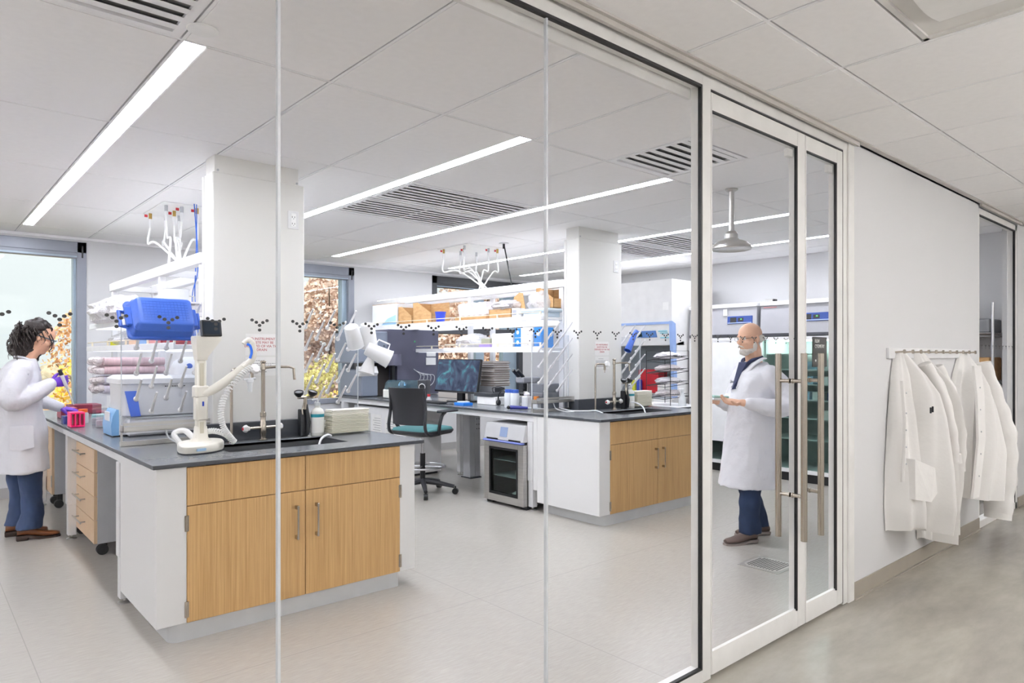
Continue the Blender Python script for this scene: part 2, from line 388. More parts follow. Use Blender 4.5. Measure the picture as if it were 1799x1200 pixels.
window(1, -1.3, 1.378, [(1.27, 1.31), (-.1, .0)], None, 0, (2.36, 2.49), WINF, .82)
window(2, 3.0, 4.414, [(4.265, 4.335)], None, 0, (2.36, 2.49), WINF, .82)
window(3, 5.656, 7.413, [(6.50, 6.66), (7.05, 7.33)], (1.69, 1.78), 0, (2.36, 2.50), WINBACKLIT, .82)

# --- glass partition along the corridor
GT, GBt = 2.497, .062
def marks(xs, pane, y):
    k = MB()
    for x in xs:
        for dx, dz in ((-.018, .0123), (-.0078, .0072), (.0079, .0070), (.018, .0118), (0, 0), (0, -.0111)):
            k.lathe([(.0042, 0), (.0042, .0008)], seg=12, T=TR((x + dx, y, 1.4425 + dz), R(90), 0, 0) @ Matrix.Diagonal((1, .88, 1, 1)))
    return k.build('dot_marking', mat('black_vinyl_dots', '#060607', .5), pane)
pan = []
for i, (a, b) in enumerate([(-2.6, -.235), (-.229, .676), (.684, 1.588), (1.596, 2.486)]):
    p = struct(MB().box(a, YG - .006, GBt, b, YG + .006, GT).build('window_%d' % (4 + i), GLASS))
    marks([.229 + .1007 * k for k in range(-5, 23) if a + .02 < .229 + .1007 * k < b - .02], p, YG - .0062)
for i, x in enumerate((-.232, .680, 1.592)):
    struct(MB().box(x - .0035, YG - .0065, GBt, x + .0035, YG + .0065, GT).build('trim_%d' % (3 + i), GLASSEDGE))
GASK = mat('black_gasket', '#050506', .5)
m = MB(); m.box(-2.8, YG - .012, GT + .004, 3.976, YG + .045, 2.565, .003)         # head
m.box(-2.8, YG - .012, 0, 2.49, YG + .045, GBt - .004, .003)                       # sill
m.box(-2.8, YG + .045, GT - .04, 2.49, YG + .06, GT + .03)                       # inner stop
m.box(2.492, YG - .0125, 0, 2.556, YG + .0455, 2.566, .003)                          # post
m.box(3.857, YG - .0125, 0, 3.976, YG + .06, 2.566, .003).box(3.905, YG - .024, 0, 3.9765, YG - .011, 2.567, .003)
f_ = struct(m.build('door_frame', FRAMEW)); f_.name = 'trim_6'
m = MB(); m.box(-2.8, YG - .0125, GT - .006, 2.492, YG + .003, GT + .006).box(2.482, YG - .0125, GBt, 2.492, YG + .003, GT).box(-2.8, YG - .0125, GBt - .006, 2.492, YG + .003, GBt + .003)
m.box(2.556, YG - .0118, 2.492, 3.855, YG + .003, 2.500).box(3.851, YG - .0118, .012, 3.857, YG + .003, 2.5)
struct(m.build('trim_7', GASK))
def door(n, x0, x1, st0, st1, hx):
    m = MB(); y0, y1 = YG - .012, YG + .034
    m.box(x0, y0, .014, x0 + st0, y1, 2.49, .002).box(x1 - st1, y0, .014, x1, y1, 2.49, .002)
    m.box(x0 + st0, y0 + .0004, 2.412, x1 - st1, y1 - .0004, 2.4895, .002)
    m.prism([(y0 + .0004, .014), (y1, .014), (y1, .085), (YG + .010, .108), (YG - .006, .108), (y0 + .0004, .085)], 'x', x0 + st0, x1 - st1)
    d = struct(m.build('door_%d' % n, FRAMEW))
    p = MB().box(x0 + st0, YG - .005, .1, x1 - st1 - .006, YG + .005, 2.412).build('pane', GLASS, d)
    MB().box(x1 - st1 - .011, y0 - .001, .10, x1 - st1, y0 + .012, 2.414).box(x0 + st0, y0 - .001, 2.406, x1 - st1, y0 + .012, 2.413).build('gasket', GASK, d)
    for s_, nm in ((-1, 'pull_handle'), (1, 'pull_handle')):
        h = MB().cyl((hx, YG + s_ * .066, .463), (hx, YG + s_ * .066, 1.382), .0155, seg=20).build(nm, NICKEL, d)
        k = MB()
        for z in (.68, 1.245): k.cyl((hx, YG + s_ * .005, z), (hx, YG + s_ * .06, z), .0095, seg=14).cyl((hx, YG + s_ * .005, z), (hx, YG + s_ * .012, z), .0125, seg=14)
        k.build('standoff', NICKEL, h)
    MB().box(x1 - st1 - .06, YG + .006, 2.36, x1 - st1 - .012, YG + .03, 2.40, .003).build('patch_fitting', FRAMEW, d)
    return d, p
d1, p1 = door(1, 2.560, 3.412, .008, .082, 3.286)
d2, p2 = door(2, 3.418, 3.851, .008, .072, 3.468)
marks([2.62 + .1007 * k for k in range(8)], p1, YG - .0052)
# room sign on the narrow leaf
sg = tag(MB().box(3.498, YG - .0095, 1.312, 3.664, YG - .0055, 1.468, .003).build('door_sign', mat('black_sign', '#191817', .45)), 'black FLOW CYTOMETRY sign on the narrow glass door leaf', 'sign')
text('FLOW\nCYTOMETRY', (3.522, YG - .0102, 1.432), .026, PAPER, sg, align='LEFT', sx=.72)
MB().ell((3.532, YG - .010, 1.345), (.008, .001, .006)).build('symbol', PAPER, sg)
# second glazed opening farther along the corridor
m = MB(); m.box(6.33, YG - .012, 0, 6.36, YG + .05, 2.54, .003).box(7.43, YG - .012, 0, 7.49, YG + .05, 2.54, .003).box(6.33, YG - .012, 2.49, 7.49, YG + .05, 2.54, .003).box(6.33, YG - .012, 0, 7.49, YG + .05, .06, .003)
w8 = struct(m.build('window_8', FRAMEW)); pn = MB().box(6.36, YG - .005, .06, 7.42, YG + .005, 2.49).build('pane', GLASS, w8)
MB().box(7.41, YG - .0125, .06, 7.432, YG + .003, 2.49).box(6.36, YG - .0125, 2.48, 7.43, YG + .003, 2.49).build('gasket', GASK, w8)
marks([6.45 + .1007 * k for k in range(10)], pn, YG - .0052)

# --- ceiling lights and vents
SL = emit_mat('strip_diffuser', '#f3f6ff', LAB_STRIP)
for i, (a, b, c, d) in enumerate(STR):
    l = thing('linear_light', ['linear ceiling strip light nearest the tall window at the left', 'linear ceiling strip light ending just above the wide louvred air grille', 'long linear ceiling strip light passing between the wide grille and far column', 'linear ceiling strip light running beside the shower head', 'farthest linear ceiling strip light, next to the hooded cabinets'][i], 'ceiling light', ((a + b) / 2, c, CZ), 0, 'linear strip lights in the lab ceiling')
    MB().box(a - .004, c - .004, CZ + .001, a, d + .004, CZ + .014).box(b, c - .004, CZ + .001, b + .004, d + .004, CZ + .014).build('housing', GRID, l)
    MB().box(a, c, CZ + .003, b, d, CZ + .010).build('diffuser', SL, l)
def vent(x0, y0, x1, y1, label, n, sh):
    v = thing('air_grille', label, 'vent', ((x0 + x1) / 2, (y0 + y1) / 2, CZ), 0, 'louvred ceiling air grilles')
    f = .035; a, b, c, d = x0 + .014, y0 + .014, x1 - .008, y1 - .008
    MB().box(a, b, CZ - .001, c, b + f, CZ + .012).box(a, d - f, CZ - .001, c, d, CZ + .012).box(a, b + f, CZ - .001, a + f, d - f, CZ + .012).box(c - f, b + f, CZ - .001, c, d - f, CZ + .012).build('frame', GRID, v)
    MB().box(a, b, CZ + .013, c, d, CZ + .0155).build('backing', mat('duct_dark', '#8b8b8a', .8), v)
    k = MB(); L = d - b - 2 * f
    for i in range(n):
        y = b + f + L * (i + .5) / n
        k.prism([(y - L / n * .42, CZ - .001), (y + L / n * .16, CZ + .0), (y + L / n * .36, CZ + .012), (y - L / n * .1, CZ + .012)], 'x', a + f, c - f)
    k.build('slat', GREYW if sh else GRID, v)
    return v
lbl = ['louvred grille in the ceiling above the long light strip at the window side', 'louvred grille overhead at the upper left corner of the view', 'nearer half of the wide louvred grille between two strip lights', 'farther half of the wide louvred grille between two strip lights', 'square louvred grille just inside the glass doors', 'nearer half of the louvred grille beyond the far column', 'farther half of the louvred grille beyond the far column']
for i, (a, b, c, d) in enumerate(VENTS): vent(a, b, c, d, lbl[i], 7, 0)
CL = emit_mat('troffer_diffuser', '#fbfbff', COR_LAMP)
TROFM = mat('troffer_white', '#d7d5d1', .5)
for i, (a, b, c, d) in enumerate(TROF):
    l = thing('troffer_light', 'recessed troffer with a curved white basket in the corridor ceiling' if i == 0 else 'lit recessed troffer in the corridor ceiling, out of the view', 'ceiling light', ((a + c) / 2, (b + d) / 2, CZ), 0, None if i == 0 else 'lit corridor troffers')
    a += .014; b += .014; c -= .008; d -= .008
    MB().box(a, b, CZ, a + .02, d, CZ + .012).box(c - .02, b, CZ, c, d, CZ + .012).box(a, b, CZ, c, b + .02, CZ + .012).box(a, d - .02, CZ, c, d, CZ + .012).build('frame', TROFM, l)
    if i == 0:
        MB().box(a, b, CZ + .009, c, d, CZ + .0155).build('pan', TROFM, l)
        k = MB(); xs_ = [a + .13 + (c - a - .26) * q / 8 for q in range(9)]
        k.loft([[(x, y, CZ - .0 - .02 * math.sin(math.pi * q / 8)) for q, x in enumerate(xs_)] + [(xs_[-1], y, CZ + .008), (xs_[0], y, CZ + .008)] for y in (b + .03, d - .09)])
        k.build('basket', mat('troffer_basket', '#e6e5e2', .3), l)
    else:
        MB().box(a + .02, b + .02, CZ + .006, c - .02, d - .02, CZ + .012).build('diffuser', CL, l)
tag(MB().lathe([(.0, 0), (.052, 0), (.055, .003), (.055, .006), (0, .006)], (.815, 2.645, CZ - .006), 32).build('cover_plate', mat('cover_white', '#f2f2f0', .4)), 'round white cover plate on the ceiling beside the near louvred grille', 'cover plate')  # solid disc in place of a reflection on the partition glass

# unseen linear uplights added to lift the light levels: one on the wall behind the viewer in the corridor, one on the lab's left wall
def fill_cove(label, x0, y0, x1, y1, z, e):
    t = thing('uplight', label, 'wall light', ((x0 + x1) / 2, (y0 + y1) / 2, z))
    MB().box(x0, y0, z, x1, y1, z + .02).box(x0, y0, z + .02, x0 + .008, y1, z + .05).box(x1 - .008, y0, z + .02, x1, y1, z + .05).box(x0 + .008, y0, z + .02, x1 - .008, y0 + .008, z + .05).box(x0 + .008, y1 - .008, z + .02, x1 - .008, y1, z + .05).build('trough', FRAMEW, t)
    MB().box(x0 + .012, y0 + .012, z + .021, x1 - .012, y1 - .012, z + .03).build('diffuser', emit_mat('uplight_' + label[:6].strip().replace(' ', '_'), '#fdfaf6' if e < 100 else '#f8f8ff', e), t)
fill_cove('long white linear uplight on the corridor wall behind the viewer', -2.6, -1.599, 9.0, -1.45, 1.95, 64)
fill_cove('short white linear uplight on the left wall of the lab', XL + .001, 1.9, XL + .15, 7.6, 1.95, 170)
# ================================================================= BENCHES
def counter(name, x0, x1, y0, y1, z, label, hole=None, group=None):
    m = MB(); t_ = .021
    if hole:
        a, b, c, d = hole
        m.box(x0, y0, z - t_, x1, b, z, .002).box(x0, d, z - t_, x1, y1, z, .002).box(x0, b, z - t_, a, d, z).box(c, b, z - t_, x1, d, z)
    else: m.box(x0, y0, z - t_, x1, y1, z, .002)
    o = m.build(name, [RESIN, RESINE])
    for p in o.data.polygons:
        if abs(p.normal.z) < .3: p.material_index = 1  # sides keep the darker resin grey, without the painted sheen
    tag(o, label, 'worktop', group)
    return o
def basin(parent, a, b, c, d, z, depth=.22):
    m = MB(); t_ = .008
    m.box(a - t_, b - t_, z - depth, c + t_, d + t_, z - depth + t_)
    m.box(a - t_, b - t_, z - depth, a, d + t_, z - .006).box(c, b - t_, z - depth, c + t_, d + t_, z - .006).box(a - t_, b - t_, z - depth, c + t_, b, z - .006).box(a - t_, d, z - depth, c + t_, d + t_, z - .006)
    m.lathe([(.0, 0), (.04, 0), (.045, .004), (0, .004)], ((a + c) / 2, (b + d) / 2, z - depth + t_), 20)
    return m.build('sink_basin', mat('sink_grey', '#4b4d50', .35), parent)
def sink_cabinet(label, x0, xw0, xs, xw1, x1, y0, y1, zt, hx):
    t = thing('sink_cabinet', label, 'cabinet', ((x0 + x1) / 2, (y0 + y1) / 2, 0))
    m = MB(); m.box(x0, y0, .088, xw0, y1, zt, .002).box(xw1, y0, .088, x1, y1, zt, .002).box(xw0, y0 + .02, .09, xw1, y1, .11).box(xw0, y1 - .02, .11, xw1, y1, zt)
    m.build('body', WHITE, t)
    # toe kick with a rounded corner
    p = []; r = .05
    for (cx, cy, a0) in ((x0 + .06 + r, y0 + .008 + r, 180), (xw1 + .0 - r * .3, y0 + .008 + r * .3, 270)):
        rr = r if a0 == 180 else r * .3
        p += [(cx + rr * math.cos(R(a0 + 90 * k / 6)), cy + rr * math.sin(R(a0 + 90 * k / 6))) for k in range(7)]
    p += [(xw1, y1 - .02), (x0 + .06, y1 - .02)]
    MB().prism(p, 'z', 0, .086).build('toe_kick', KICK, t)
    g = .0018
    for i, (a, b) in enumerate(((xw0, xs), (xs, xw1))):
        d_ = MB().box(a + g, y0 - .002, .648 + g, b - g, y0 + .018, zt - .006, .001).build('drawer', WOOD, t)
        dr = MB().box(a + g, y0 - .002, .088, b - g, y0 + .018, .648 - g, .001).build('door', WOOD, t)
        h = MB(); X = hx[i]
        h.box(X - .005, y0 - .034, .395, X + .005, y0 - .028, .575, .001)
        h.box(X - .007, y0 - .03, .398, X + .007, y0 - .001, .416).box(X - .007, y0 - .03, .556, X + .007, y0 - .001, .574)
        h.build('handle', NICKEL, dr)
        e = a if i == 0 else b
        for z in (.152, .565):
            k = MB(); k.box(e - .010, y0 - .0045, z - .038, e + .010, y0 - .001, z + .038, .001).cyl((e, y0 - .006, z - .038), (e, y0 - .006, z + .038), .004, seg=10)
            k.build('hinge', NICKEL, dr)
    return t
def adj_leg(x, y, label=None, zt=.82, w_=.06, group='telescopic bench legs'): return None
def table(label, x0, x1, y0, y1, z, legs, face):
    """height-adjustable bench frame: apron, rails and telescopic legs"""
    t = thing('bench_frame', label, 'bench frame', ((x0 + x1) / 2, (y0 + y1) / 2, 0))
    m = MB(); zt = z - .022
    m.box(x0 + .02, y0, zt - .055, x0 + .05, y1, zt, .002).box(x1 - .05, y0, zt - .055, x1 - .02, y1, zt, .002)
    m.box(x0 + .05, y0, zt - .055, x1 - .05, y0 + .03, zt).box(x0 + .05, y1 - .03, zt - .055, x1 - .05, y1, zt)
    m.build('apron', WHITEM, t)
    for lx, ly in legs:
        l = MB().box(lx - .035, ly - .035, .26, lx + .035, ly + .035, zt - .055, .004).box(lx - .028, ly - .03, .03, lx + .028, ly + .03, .27, .003).build('leg', WHITEM, t)
        MB().lathe([(.008, .01), (.008, .035), (0, .035)], (lx, ly, 0), 10).lathe([(0, 0), (.034, 0), (.034, .006), (.02, .014), (0, .014)], (lx, ly, 0), 18).build('levelling_foot', STEEL, l)
    return t
# bench at the left
sink_cabinet('white sink cabinet with oak doors in front of the near column', .871, 1.006, 1.606, 2.198, 2.302, 3.50, 4.21, .838, (1.553, 1.666))
ct = counter('worktop', .852, 2.358, 3.478, 4.30, .86, 'dark grey worktop with sink in front of the near column', (1.28, 3.70, 1.965, 4.06))
basin(ct, 1.28, 3.70, 1.965, 4.06, .86)
counter('worktop', .852, 1.60, 4.302, 6.12, .86, 'long dark grey worktop under the blue crate and incubator')
counter('worktop', .852, 1.60, 6.122, 7.66, .86, 'dark grey worktop end in front of the woman with purple gloves')
counter('worktop', 1.61, 2.358, 4.302, 7.66, .86, 'pale reflecting worktop behind the paper towel stack')
table('white height-adjustable bench frame over the maple drawer unit', .86, 1.60, 4.22, 6.11, .86, [(.905, 4.28), (.925, 6.04), (1.55, 4.48), (1.55, 6.04)], 0)
table('white bench frame nearest the tall window', .86, 1.60, 6.13, 7.66, .86, [(.93, 7.58), (1.55, 7.58), (1.55, 6.25)], 0)
table('white bench frame on the window side of the paper towels', 1.61, 2.358, 4.31, 7.65, .86, [(2.30, 4.36), (2.30, 7.58), (1.67, 7.58), (1.67, 4.48)], 0)
def pedestal(name, label, x0, x1, y0, y1, z0, z1, n, face_m, side_m):
    t = thing(name, label, 'drawer unit' if n > 1 else 'cabinet', ((x0 + x1) / 2, (y0 + y1) / 2, 0))
    MB().box(x0 + .02, y0, z0, x1, y1, z1, .003).box(x0 + .005, y0, z1, x1, y1, z1 + .012, .003).build('body', side_m, t)
    H = (z1 - z0) / n
    for k in range(n):
        d = MB().box(x0, y0 + .001, z0 + k * H + .003, x0 + .02, y1 - .001, z0 + (k + 1) * H - .003, .001).build('drawer' if n > 1 else 'door', face_m, t)
        zc = z0 + (k + .62) * H; yc = (y0 + y1) / 2; q = MB()
        if n > 1:
            q.cyl((x0 - .035, yc - .16, zc), (x0 - .035, yc + .16, zc), .0055, seg=10)
            for s_ in (-.12, .12): q.cyl((x0 - .035, yc + s_, zc), (x0 + .001, yc + s_, zc), .0045, seg=8)
        else:
            q.box(x0 - .004, y0 + .0, .2, x0 + .001, y0 + .035, .30)
        q.build('handle' if n > 1 else 'hinge', STEEL, d)
    for cx in (x0 + .06, x1 - .06):
        for cy in (y0 + .06, y1 - .06):
            w_ = MB().cyl((cx, cy - .022, .036), (cx, cy - .006, .036), .036, seg=20).cyl((cx, cy + .006, .036), (cx, cy + .022, .036), .036, seg=20).box(cx - .012, cy - .006, .03, cx + .03, cy + .006, z0).build('caster', BLACK, t)
    return t
pedestal('drawer_unit', 'four-drawer pale maple pedestal on casters under the bench', .95, 1.46, 5.36, 6.22, .088, .735, 4, WOODL, GREYW)
pedestal('door_cabinet', 'grey and maple cabinet on casters behind the woman\'s jeans', .965, 1.46, 7.28, 7.62, .13, .735, 1, WOODL, GREYW)
# bench at the right
DX = 4.128
sink_cabinet('white sink cabinet with oak doors in front of the far column', 4.128, 4.259, 4.889, 5.53, 5.62, 3.63, 4.35, .838, (4.852, 4.955))
ct2 = counter('worktop', 4.12, 5.64, 3.605, 4.40, .862, 'dark grey worktop with sink in front of the far column', (4.62, 3.80, 5.36, 4.11))
basin(ct2, 4.62, 3.80, 5.36, 4.11, .862)
counter('worktop', 4.12, 4.85, 4.402, 8.08, .862, 'long dark grey worktop carrying the monitor and analyser')
counter('worktop', 4.91, 5.64, 4.402, 8.08, .862, 'dark grey worktop facing the safety cabinet')
table('white bench frame over the undercounter glass-door refrigerator', 4.13, 4.85, 4.40, 6.20, .862, [(4.165, 4.445), (4.79, 4.60)], 0)
table('white bench frame behind the drafting chair', 4.13, 4.85, 6.21, 8.07, .862, [(4.79, 6.13 + .2), (4.79, 7.95), (4.18, 7.95)], 0)
table('white bench frame facing the safety cabinet', 4.91, 5.64, 4.41, 8.07, .862, [(5.58, 4.5), (5.58, 7.9), (4.96, 7.2)], 0)
tag(MB().box(4.128, 4.352, .19, 4.16, 4.40, .838, .002).build('filler_panel', WHITE), 'narrow white filler panel between sink cabinet and glass-door fridge', 'panel')
# ---- steel service posts of the bench spine at floor level
sp = thing('service_post', 'grey slotted steel service post under the long right bench', 'post', (4.77, 6.12, 0))
m = MB().box(4.70, 6.04, .012, 4.775, 6.165, .782, .004).box(4.775, 6.04, .012, 4.85, 6.14, .782, .004); m.build('post', GREYW, sp)
for z in (.55, .6, .66):
    for x in (4.80, 4.83): MB().cyl((x, 6.038, z), (x, 6.042, z), .006, seg=8).build('slot', DARKGAP, sp)
MB().box(4.70, 6.02, 0, 4.85, 6.2, .012).build('foot_plate', DGREY, sp)

# ---- columns
def column(n, x0, x1, y0, y1, signx, outx):
    m = MB(); m.box(x0, y0, .94, x1, y1, 2.466, .006).box(x0 + .015, y0 + .015, 2.466, x1 - .034, y1 - .01, CZ + .015, .002)
    m.box(x0 - .004, y1 - .03, .94, x0, y1 - .001, 2.46)
    c = m.build('column', mat('column_panel', '#e6e5e1', .55, var=(1.2, .01))); struct(c); c.name = 'trim_%d' % n
    q = MB()
    for (X, Z) in ((x0 + .035, 2.48), (x1 - .045, 2.48)): q.cyl((X, y0 + .012, Z), (X, y0 + .016, Z), .007, seg=12)
    q.build('screw', GREYW, c)
    s = MB().box(x0 - .06, y0 - .052, .8605, x1 - .062, y0 - .002, .968, .002).box(x0 + .0, y0 - .002, .8605, x1, y1, .94).build('backsplash', SPLASH)
    tag(s, 'dark backsplash at the foot of the %s column' % ('near' if n == 20 else 'far'), 'backsplash')
    o = thing('wall_outlet', 'white double power outlet high on the %s column' % ('near' if n == 20 else 'far'), 'outlet', (outx, y0, 2.235))
    MB().box(outx - .036, y0 - .005, 2.18, outx + .036, y0 - .0005, 2.295, .002).build('plate', WHITEM, o)
    MB().box(outx - .017, y0 - .008, 2.195, outx + .017, y0 - .004, 2.28, .002).build('socket', mat('socket_white', '#fbfbfa', .3), o)
    for z in (2.213, 2.255):
        for a, b, c, d in ((-.010, -.007, -.004, .006), (.006, .009, -.004, .006), (-.002, .002, -.012, -.008)): MB().box(outx + a, y0 - .0086, z + c, outx + b, y0 - .0078, z + d).build('slot', BLACKP, o)
    w_ = thing('wall_notice', 'white paper notice with red lettering on the %s column' % ('near' if n == 20 else 'far'), 'notice', (signx, y0, 1.372))
    MB().box(signx - .1, y0 - .003, 1.372, signx + .1, y0 - .0008, 1.505).build('sheet', PAPER, w_)
    text('NO INSTRUMENT\nWASTE MAY BE\nDISPOSED OF VIA THE\nDRAIN', (signx, y0 - .0036, 1.44), .0215, mat('red_ink', '#b0252f', .6), w_, ext=.0003)
    w2 = thing('wall_notice', 'lower white paper notice in small dark print on the %s column' % ('near' if n == 20 else 'far'), 'notice', (signx, y0, 1.246))
    MB().box(signx - .1, y0 - .003, 1.246, signx + .1, y0 - .0008, 1.362).build('sheet', PAPER, w2)
    ink = mat('grey_ink', '#77777c', .6)
    k = MB()
    for z, a, b in ((1.340, -.05, .02), (1.322, -.085, .085), (1.312, -.085, .06), (1.303, -.085, .08), (1.293, -.03, .01)):
        x = signx + a
        while x < signx + b:
            L = random.uniform(.006, .018); k.box(x, y0 - .0036, z - .0015, min(x + L, signx + b), y0 - .003, z + .0015); x += L + .004
    k.box(signx - .085, y0 - .0036, 1.268, signx + .03, y0 - .003, 1.272)
    k.build('print', ink, w2)
column(20, 1.357, 1.930, 4.22, 4.40, 1.65, 1.853)
column(21, 4.655, 5.27, 4.345, 4.53, 4.975, 5.18)

ADDED_SHELF = emit_mat('task_light', '#eef3ff', .9); ADDED_RAIL = emit_mat('rail_uplight', '#f4f7ff', 3.0)  # glowing strips added on and under the shelving to raise the light
# ---- overhead shelving
def shelving(label, xb, xs, y0, y1, posts, shelves, bz=2.04, x2=None):
    t = thing('overhead_shelving', label, 'shelving', (xs, (y0 + y1) / 2, .86))
    m = MB()
    for x in xb: m.box(x - .03, y0, bz - .035, x + .03, y1, bz + .035, .004)
    for y in posts: m.box(min(xb), y - .02, bz - .03, max(xb), y + .02, bz + .02)
    tr_ = m.build('top_rail', WHITEM, t)
    for x in xb: MB().box(x - .018, y0 + .05, bz + .0352, x + .018, y1 - .05, bz + .040).build('uplight_strip', ADDED_RAIL, tr_)
    for y in posts:
        for x in xb: MB().box(x - .02, y - .03, .865, x + .02, y + .03, bz - .035, .003).build('upright', WHITEM, t)
    for (a, b, c, d, z) in shelves:
        s_ = MB().box(a, c, z - .028, b, d, z, .004).box(a - .003, c - .001, z - .0305, a + .010, d + .001, z + .012, .002).build('shelf', WHITEM, t)
        k = MB().tube([(a + .008, c + .01, z + .045), (a + .008, d - .01, z + .045)], .004, 8)
        yy = c + .02
        while yy < d: k.box(a + .002, yy - .008, z, a + .014, yy + .008, z + .05); yy += .62
        k.build('guard_rail', mat('rail_cream', '#f0e6cf', .4), s_)
        MB().box(a + .04, c + .05, z - .034, b - .04, d - .05, z - .0305).build('task_light', ADDED_SHELF, s_)
    return t
shelving('white overhead shelving above the left bench, under the hoses', (1.44, 1.78), 1.6, 4.62, 7.26, (4.66, 5.62, 7.2), [(1.22, 1.60, 4.5, 7.2, 1.44), (1.25, 1.60, 4.5, 7.25, 1.64), (1.62, 2.0, 4.5, 7.2, 1.44)], 2.0)
shelving('white overhead shelving above the right bench, laden with boxes', (4.72, 5.04), 4.88, 4.56, 8.1, (4.62, 6.05, 8.065), [(4.42, 4.86, 4.60, 7.95, 1.735), (4.40, 4.86, 4.58, 6.12, 1.445), (4.90, 5.36, 4.60, 7.95, 1.735), (4.90, 5.36, 4.58, 7.95, 1.445)], 2.06)
# ================================================================= SINK SIDE EQUIPMENT
def peg_rack(label, X, Y, Z=.861):
    t = thing('drying_rack', label, 'drying rack', (X, Y, Z), 0, None)
    o = Vector((X, Y, Z)); m = MB()
    m.box(X - .235, Y, Z + .10, X + .235, Y + .006, Z + .70, .001); sh = m.build('acrylic_sheet', ACRYL, t)
    MB().box(X - .236, Y - .001, Z + .02, X - .232, Y + .007, Z + .70).box(X + .232, Y - .001, Z + .02, X + .236, Y + .007, Z + .70).build('edge', GLASSEDGE, sh)
    for c in range(5):
        for z in ((1.56, 1.415, 1.27, 1.125) if c % 2 == 0 else (1.485, 1.34, 1.195, 1.05)):
            x = X - .16 + .078 * c; z = z - .861 + Z
            MB().ell((x, Y - .008, z), (.0155, .012, .0155), 12, 8).tube([(x, Y - .01, z), (x, Y - .06, z + .052), (x, Y - .125, z + .115)], [.0088, .0078, .0062], 8).build('peg', WHITEM, t)
    m = MB(); m.box(X - .24, Y - .07, Z + .118, X + .24, Y - .066, Z + .135).box(X - .24, Y - .07, Z + .085, X + .24, Y - .066, Z + .113).box(X - .24, Y - .07, Z + .083, X + .24, Y + .004, Z + .087).box(X - .24, Y - .07, Z + .083, X - .237, Y, Z + .12).box(X + .237, Y - .07, Z + .083, X + .24, Y, Z + .12)
    m.build('drip_tray', STEEL, t)
    MB().box(X - .24, Y - .012, Z, X + .24, Y + .012, Z + .026, .001).box(X - .238, Y - .004, Z + .026, X - .228, Y + .004, Z + .09).box(X + .228, Y - .004, Z + .026, X + .238, Y + .004, Z + .09).build('foot_rail', STEEL, t)
    MB().tube(bez([(X - .02, Y - .05, Z + .085), (X + .0, Y - .07, Z + .03), (X + .05, Y - .14, Z + .006), (X + .10, Y - .2, Z + .006)]), .005, 8).build('drain_tube', PLWS, t)
    return t
peg_rack('clear peg drying rack holding the upturned blue crate', 1.135, 4.335)
peg_rack('clear peg drying rack hung with white beakers in front of the window', 2.145, 4.335)
peg_rack('clear peg drying rack left of the far column', 4.405, 4.46)
peg_rack('clear peg drying rack between the far column and the safety cabinet', 5.475, 4.46)
# upturned blue crate
t = thing('crate', 'blue plastic crate drying upside down on the pegs', 'crate', (1.06, 4.15, 1.55))
T = TR((1.065, 4.08, 1.615), R(63), 0, R(3))
def rrect(w_, h_, r, n=5):
    return [(sx * (w_ / 2 - r) + r * math.cos(R(a)), sy * (h_ / 2 - r) + r * math.sin(R(a))) for sx, sy, a0 in ((1, 1, 0), (-1, 1, 90), (-1, -1, 180), (1, -1, 270)) for a in [a0 + 90 * k / n for k in range(n + 1)]]
m = MB(); rg = []
for z, w_, h_ in ((0, .27, .15), (-.006, .288, .168), (-.05, .305, .185), (-.052, .312, .192), (-.105, .325, .21), (-.107, .345, .23), (-.122, .348, .233)):
    rg.append([(x, y, z) for x, y in rrect(w_, h_, .022)])
rg += [[(x, y, -.120) for x, y in rrect(.318, .20, .018)], [(x, y, -.01) for x, y in rrect(.275, .155, .018)]]
m.loft(rg, True, True, T); m.build('tub', BLUE, t, 50)
for s in (-1, 1):
    q = MB(); q.tube([(s * .168, -.045, -.11), (s * .205, -.045, -.10), (s * .205, .045, -.10), (s * .168, .045, -.11)], .011, 8, T=T).box(s * .150, -.055, -.085, s * .185, .055, -.060, .004, T=T).build('handle', BLUE, t)
q = MB()
for i in range(13): q.box(-.115 + i * .018, -.06, .0, -.1135 + i * .018, .06, .0012, T=T)
for j in range(8): q.box(-.118, -.058 + j * .0165, .0, .118, -.0565 + j * .0165, .0012, T=T)
q.build('grid_ribs', BLUE, t)
# beakers on the right-hand rack
def beaker(label, c, rx, ry, r0, r1, h, m_=PLB, handle=True, group='white beakers drying on pegs'):
    t = thing('beaker', label, 'beaker', c, 0, group); T = TR(c, rx, ry, 0)
    MB().loft([[(r * math.cos(2 * math.pi * k / 24), r * math.sin(2 * math.pi * k / 24), z) for k in range(24)] for r, z in ((r0 * .9, 0), (r0, .006), (r1, h), (r1 * 1.06, h + .002), (r1 * .94, h), (r0 * .9, .012))], True, True, T).build('body', m_, t)
    if handle: MB().tube([(r1 * .98, 0, h * .8), (r1 + .035, 0, h * .78), (r1 + .03, 0, h * .3), (r0, 0, h * .25)], .006, 8, T=T).build('handle', m_, t)
    return t
beaker('white plastic beaker upside down on the highest pegs against the trees', (2.235, 4.17, 1.565), R(200), R(-28), .048, .058, .15)
beaker('tall white beaker upside down at the right edge of the peg rack', (2.36, 4.17, 1.585), R(195), R(-12), .048, .062, .16, handle=False)
beaker('white handled jug lying across the middle pegs', (2.33, 4.13, 1.42), R(160), R(-62), .045, .062, .17)
beaker('white cone-shaped funnel cup on the lower pegs at the rack edge', (2.375, 4.14, 1.375), R(180), R(18), .02, .055, .13, handle=False)
beaker('blue measuring cylinder leaning on the pegs near the safety cabinet', (5.44, 4.30, 1.62), R(180), R(34), .022, .036, .24, BLUE, False, None)
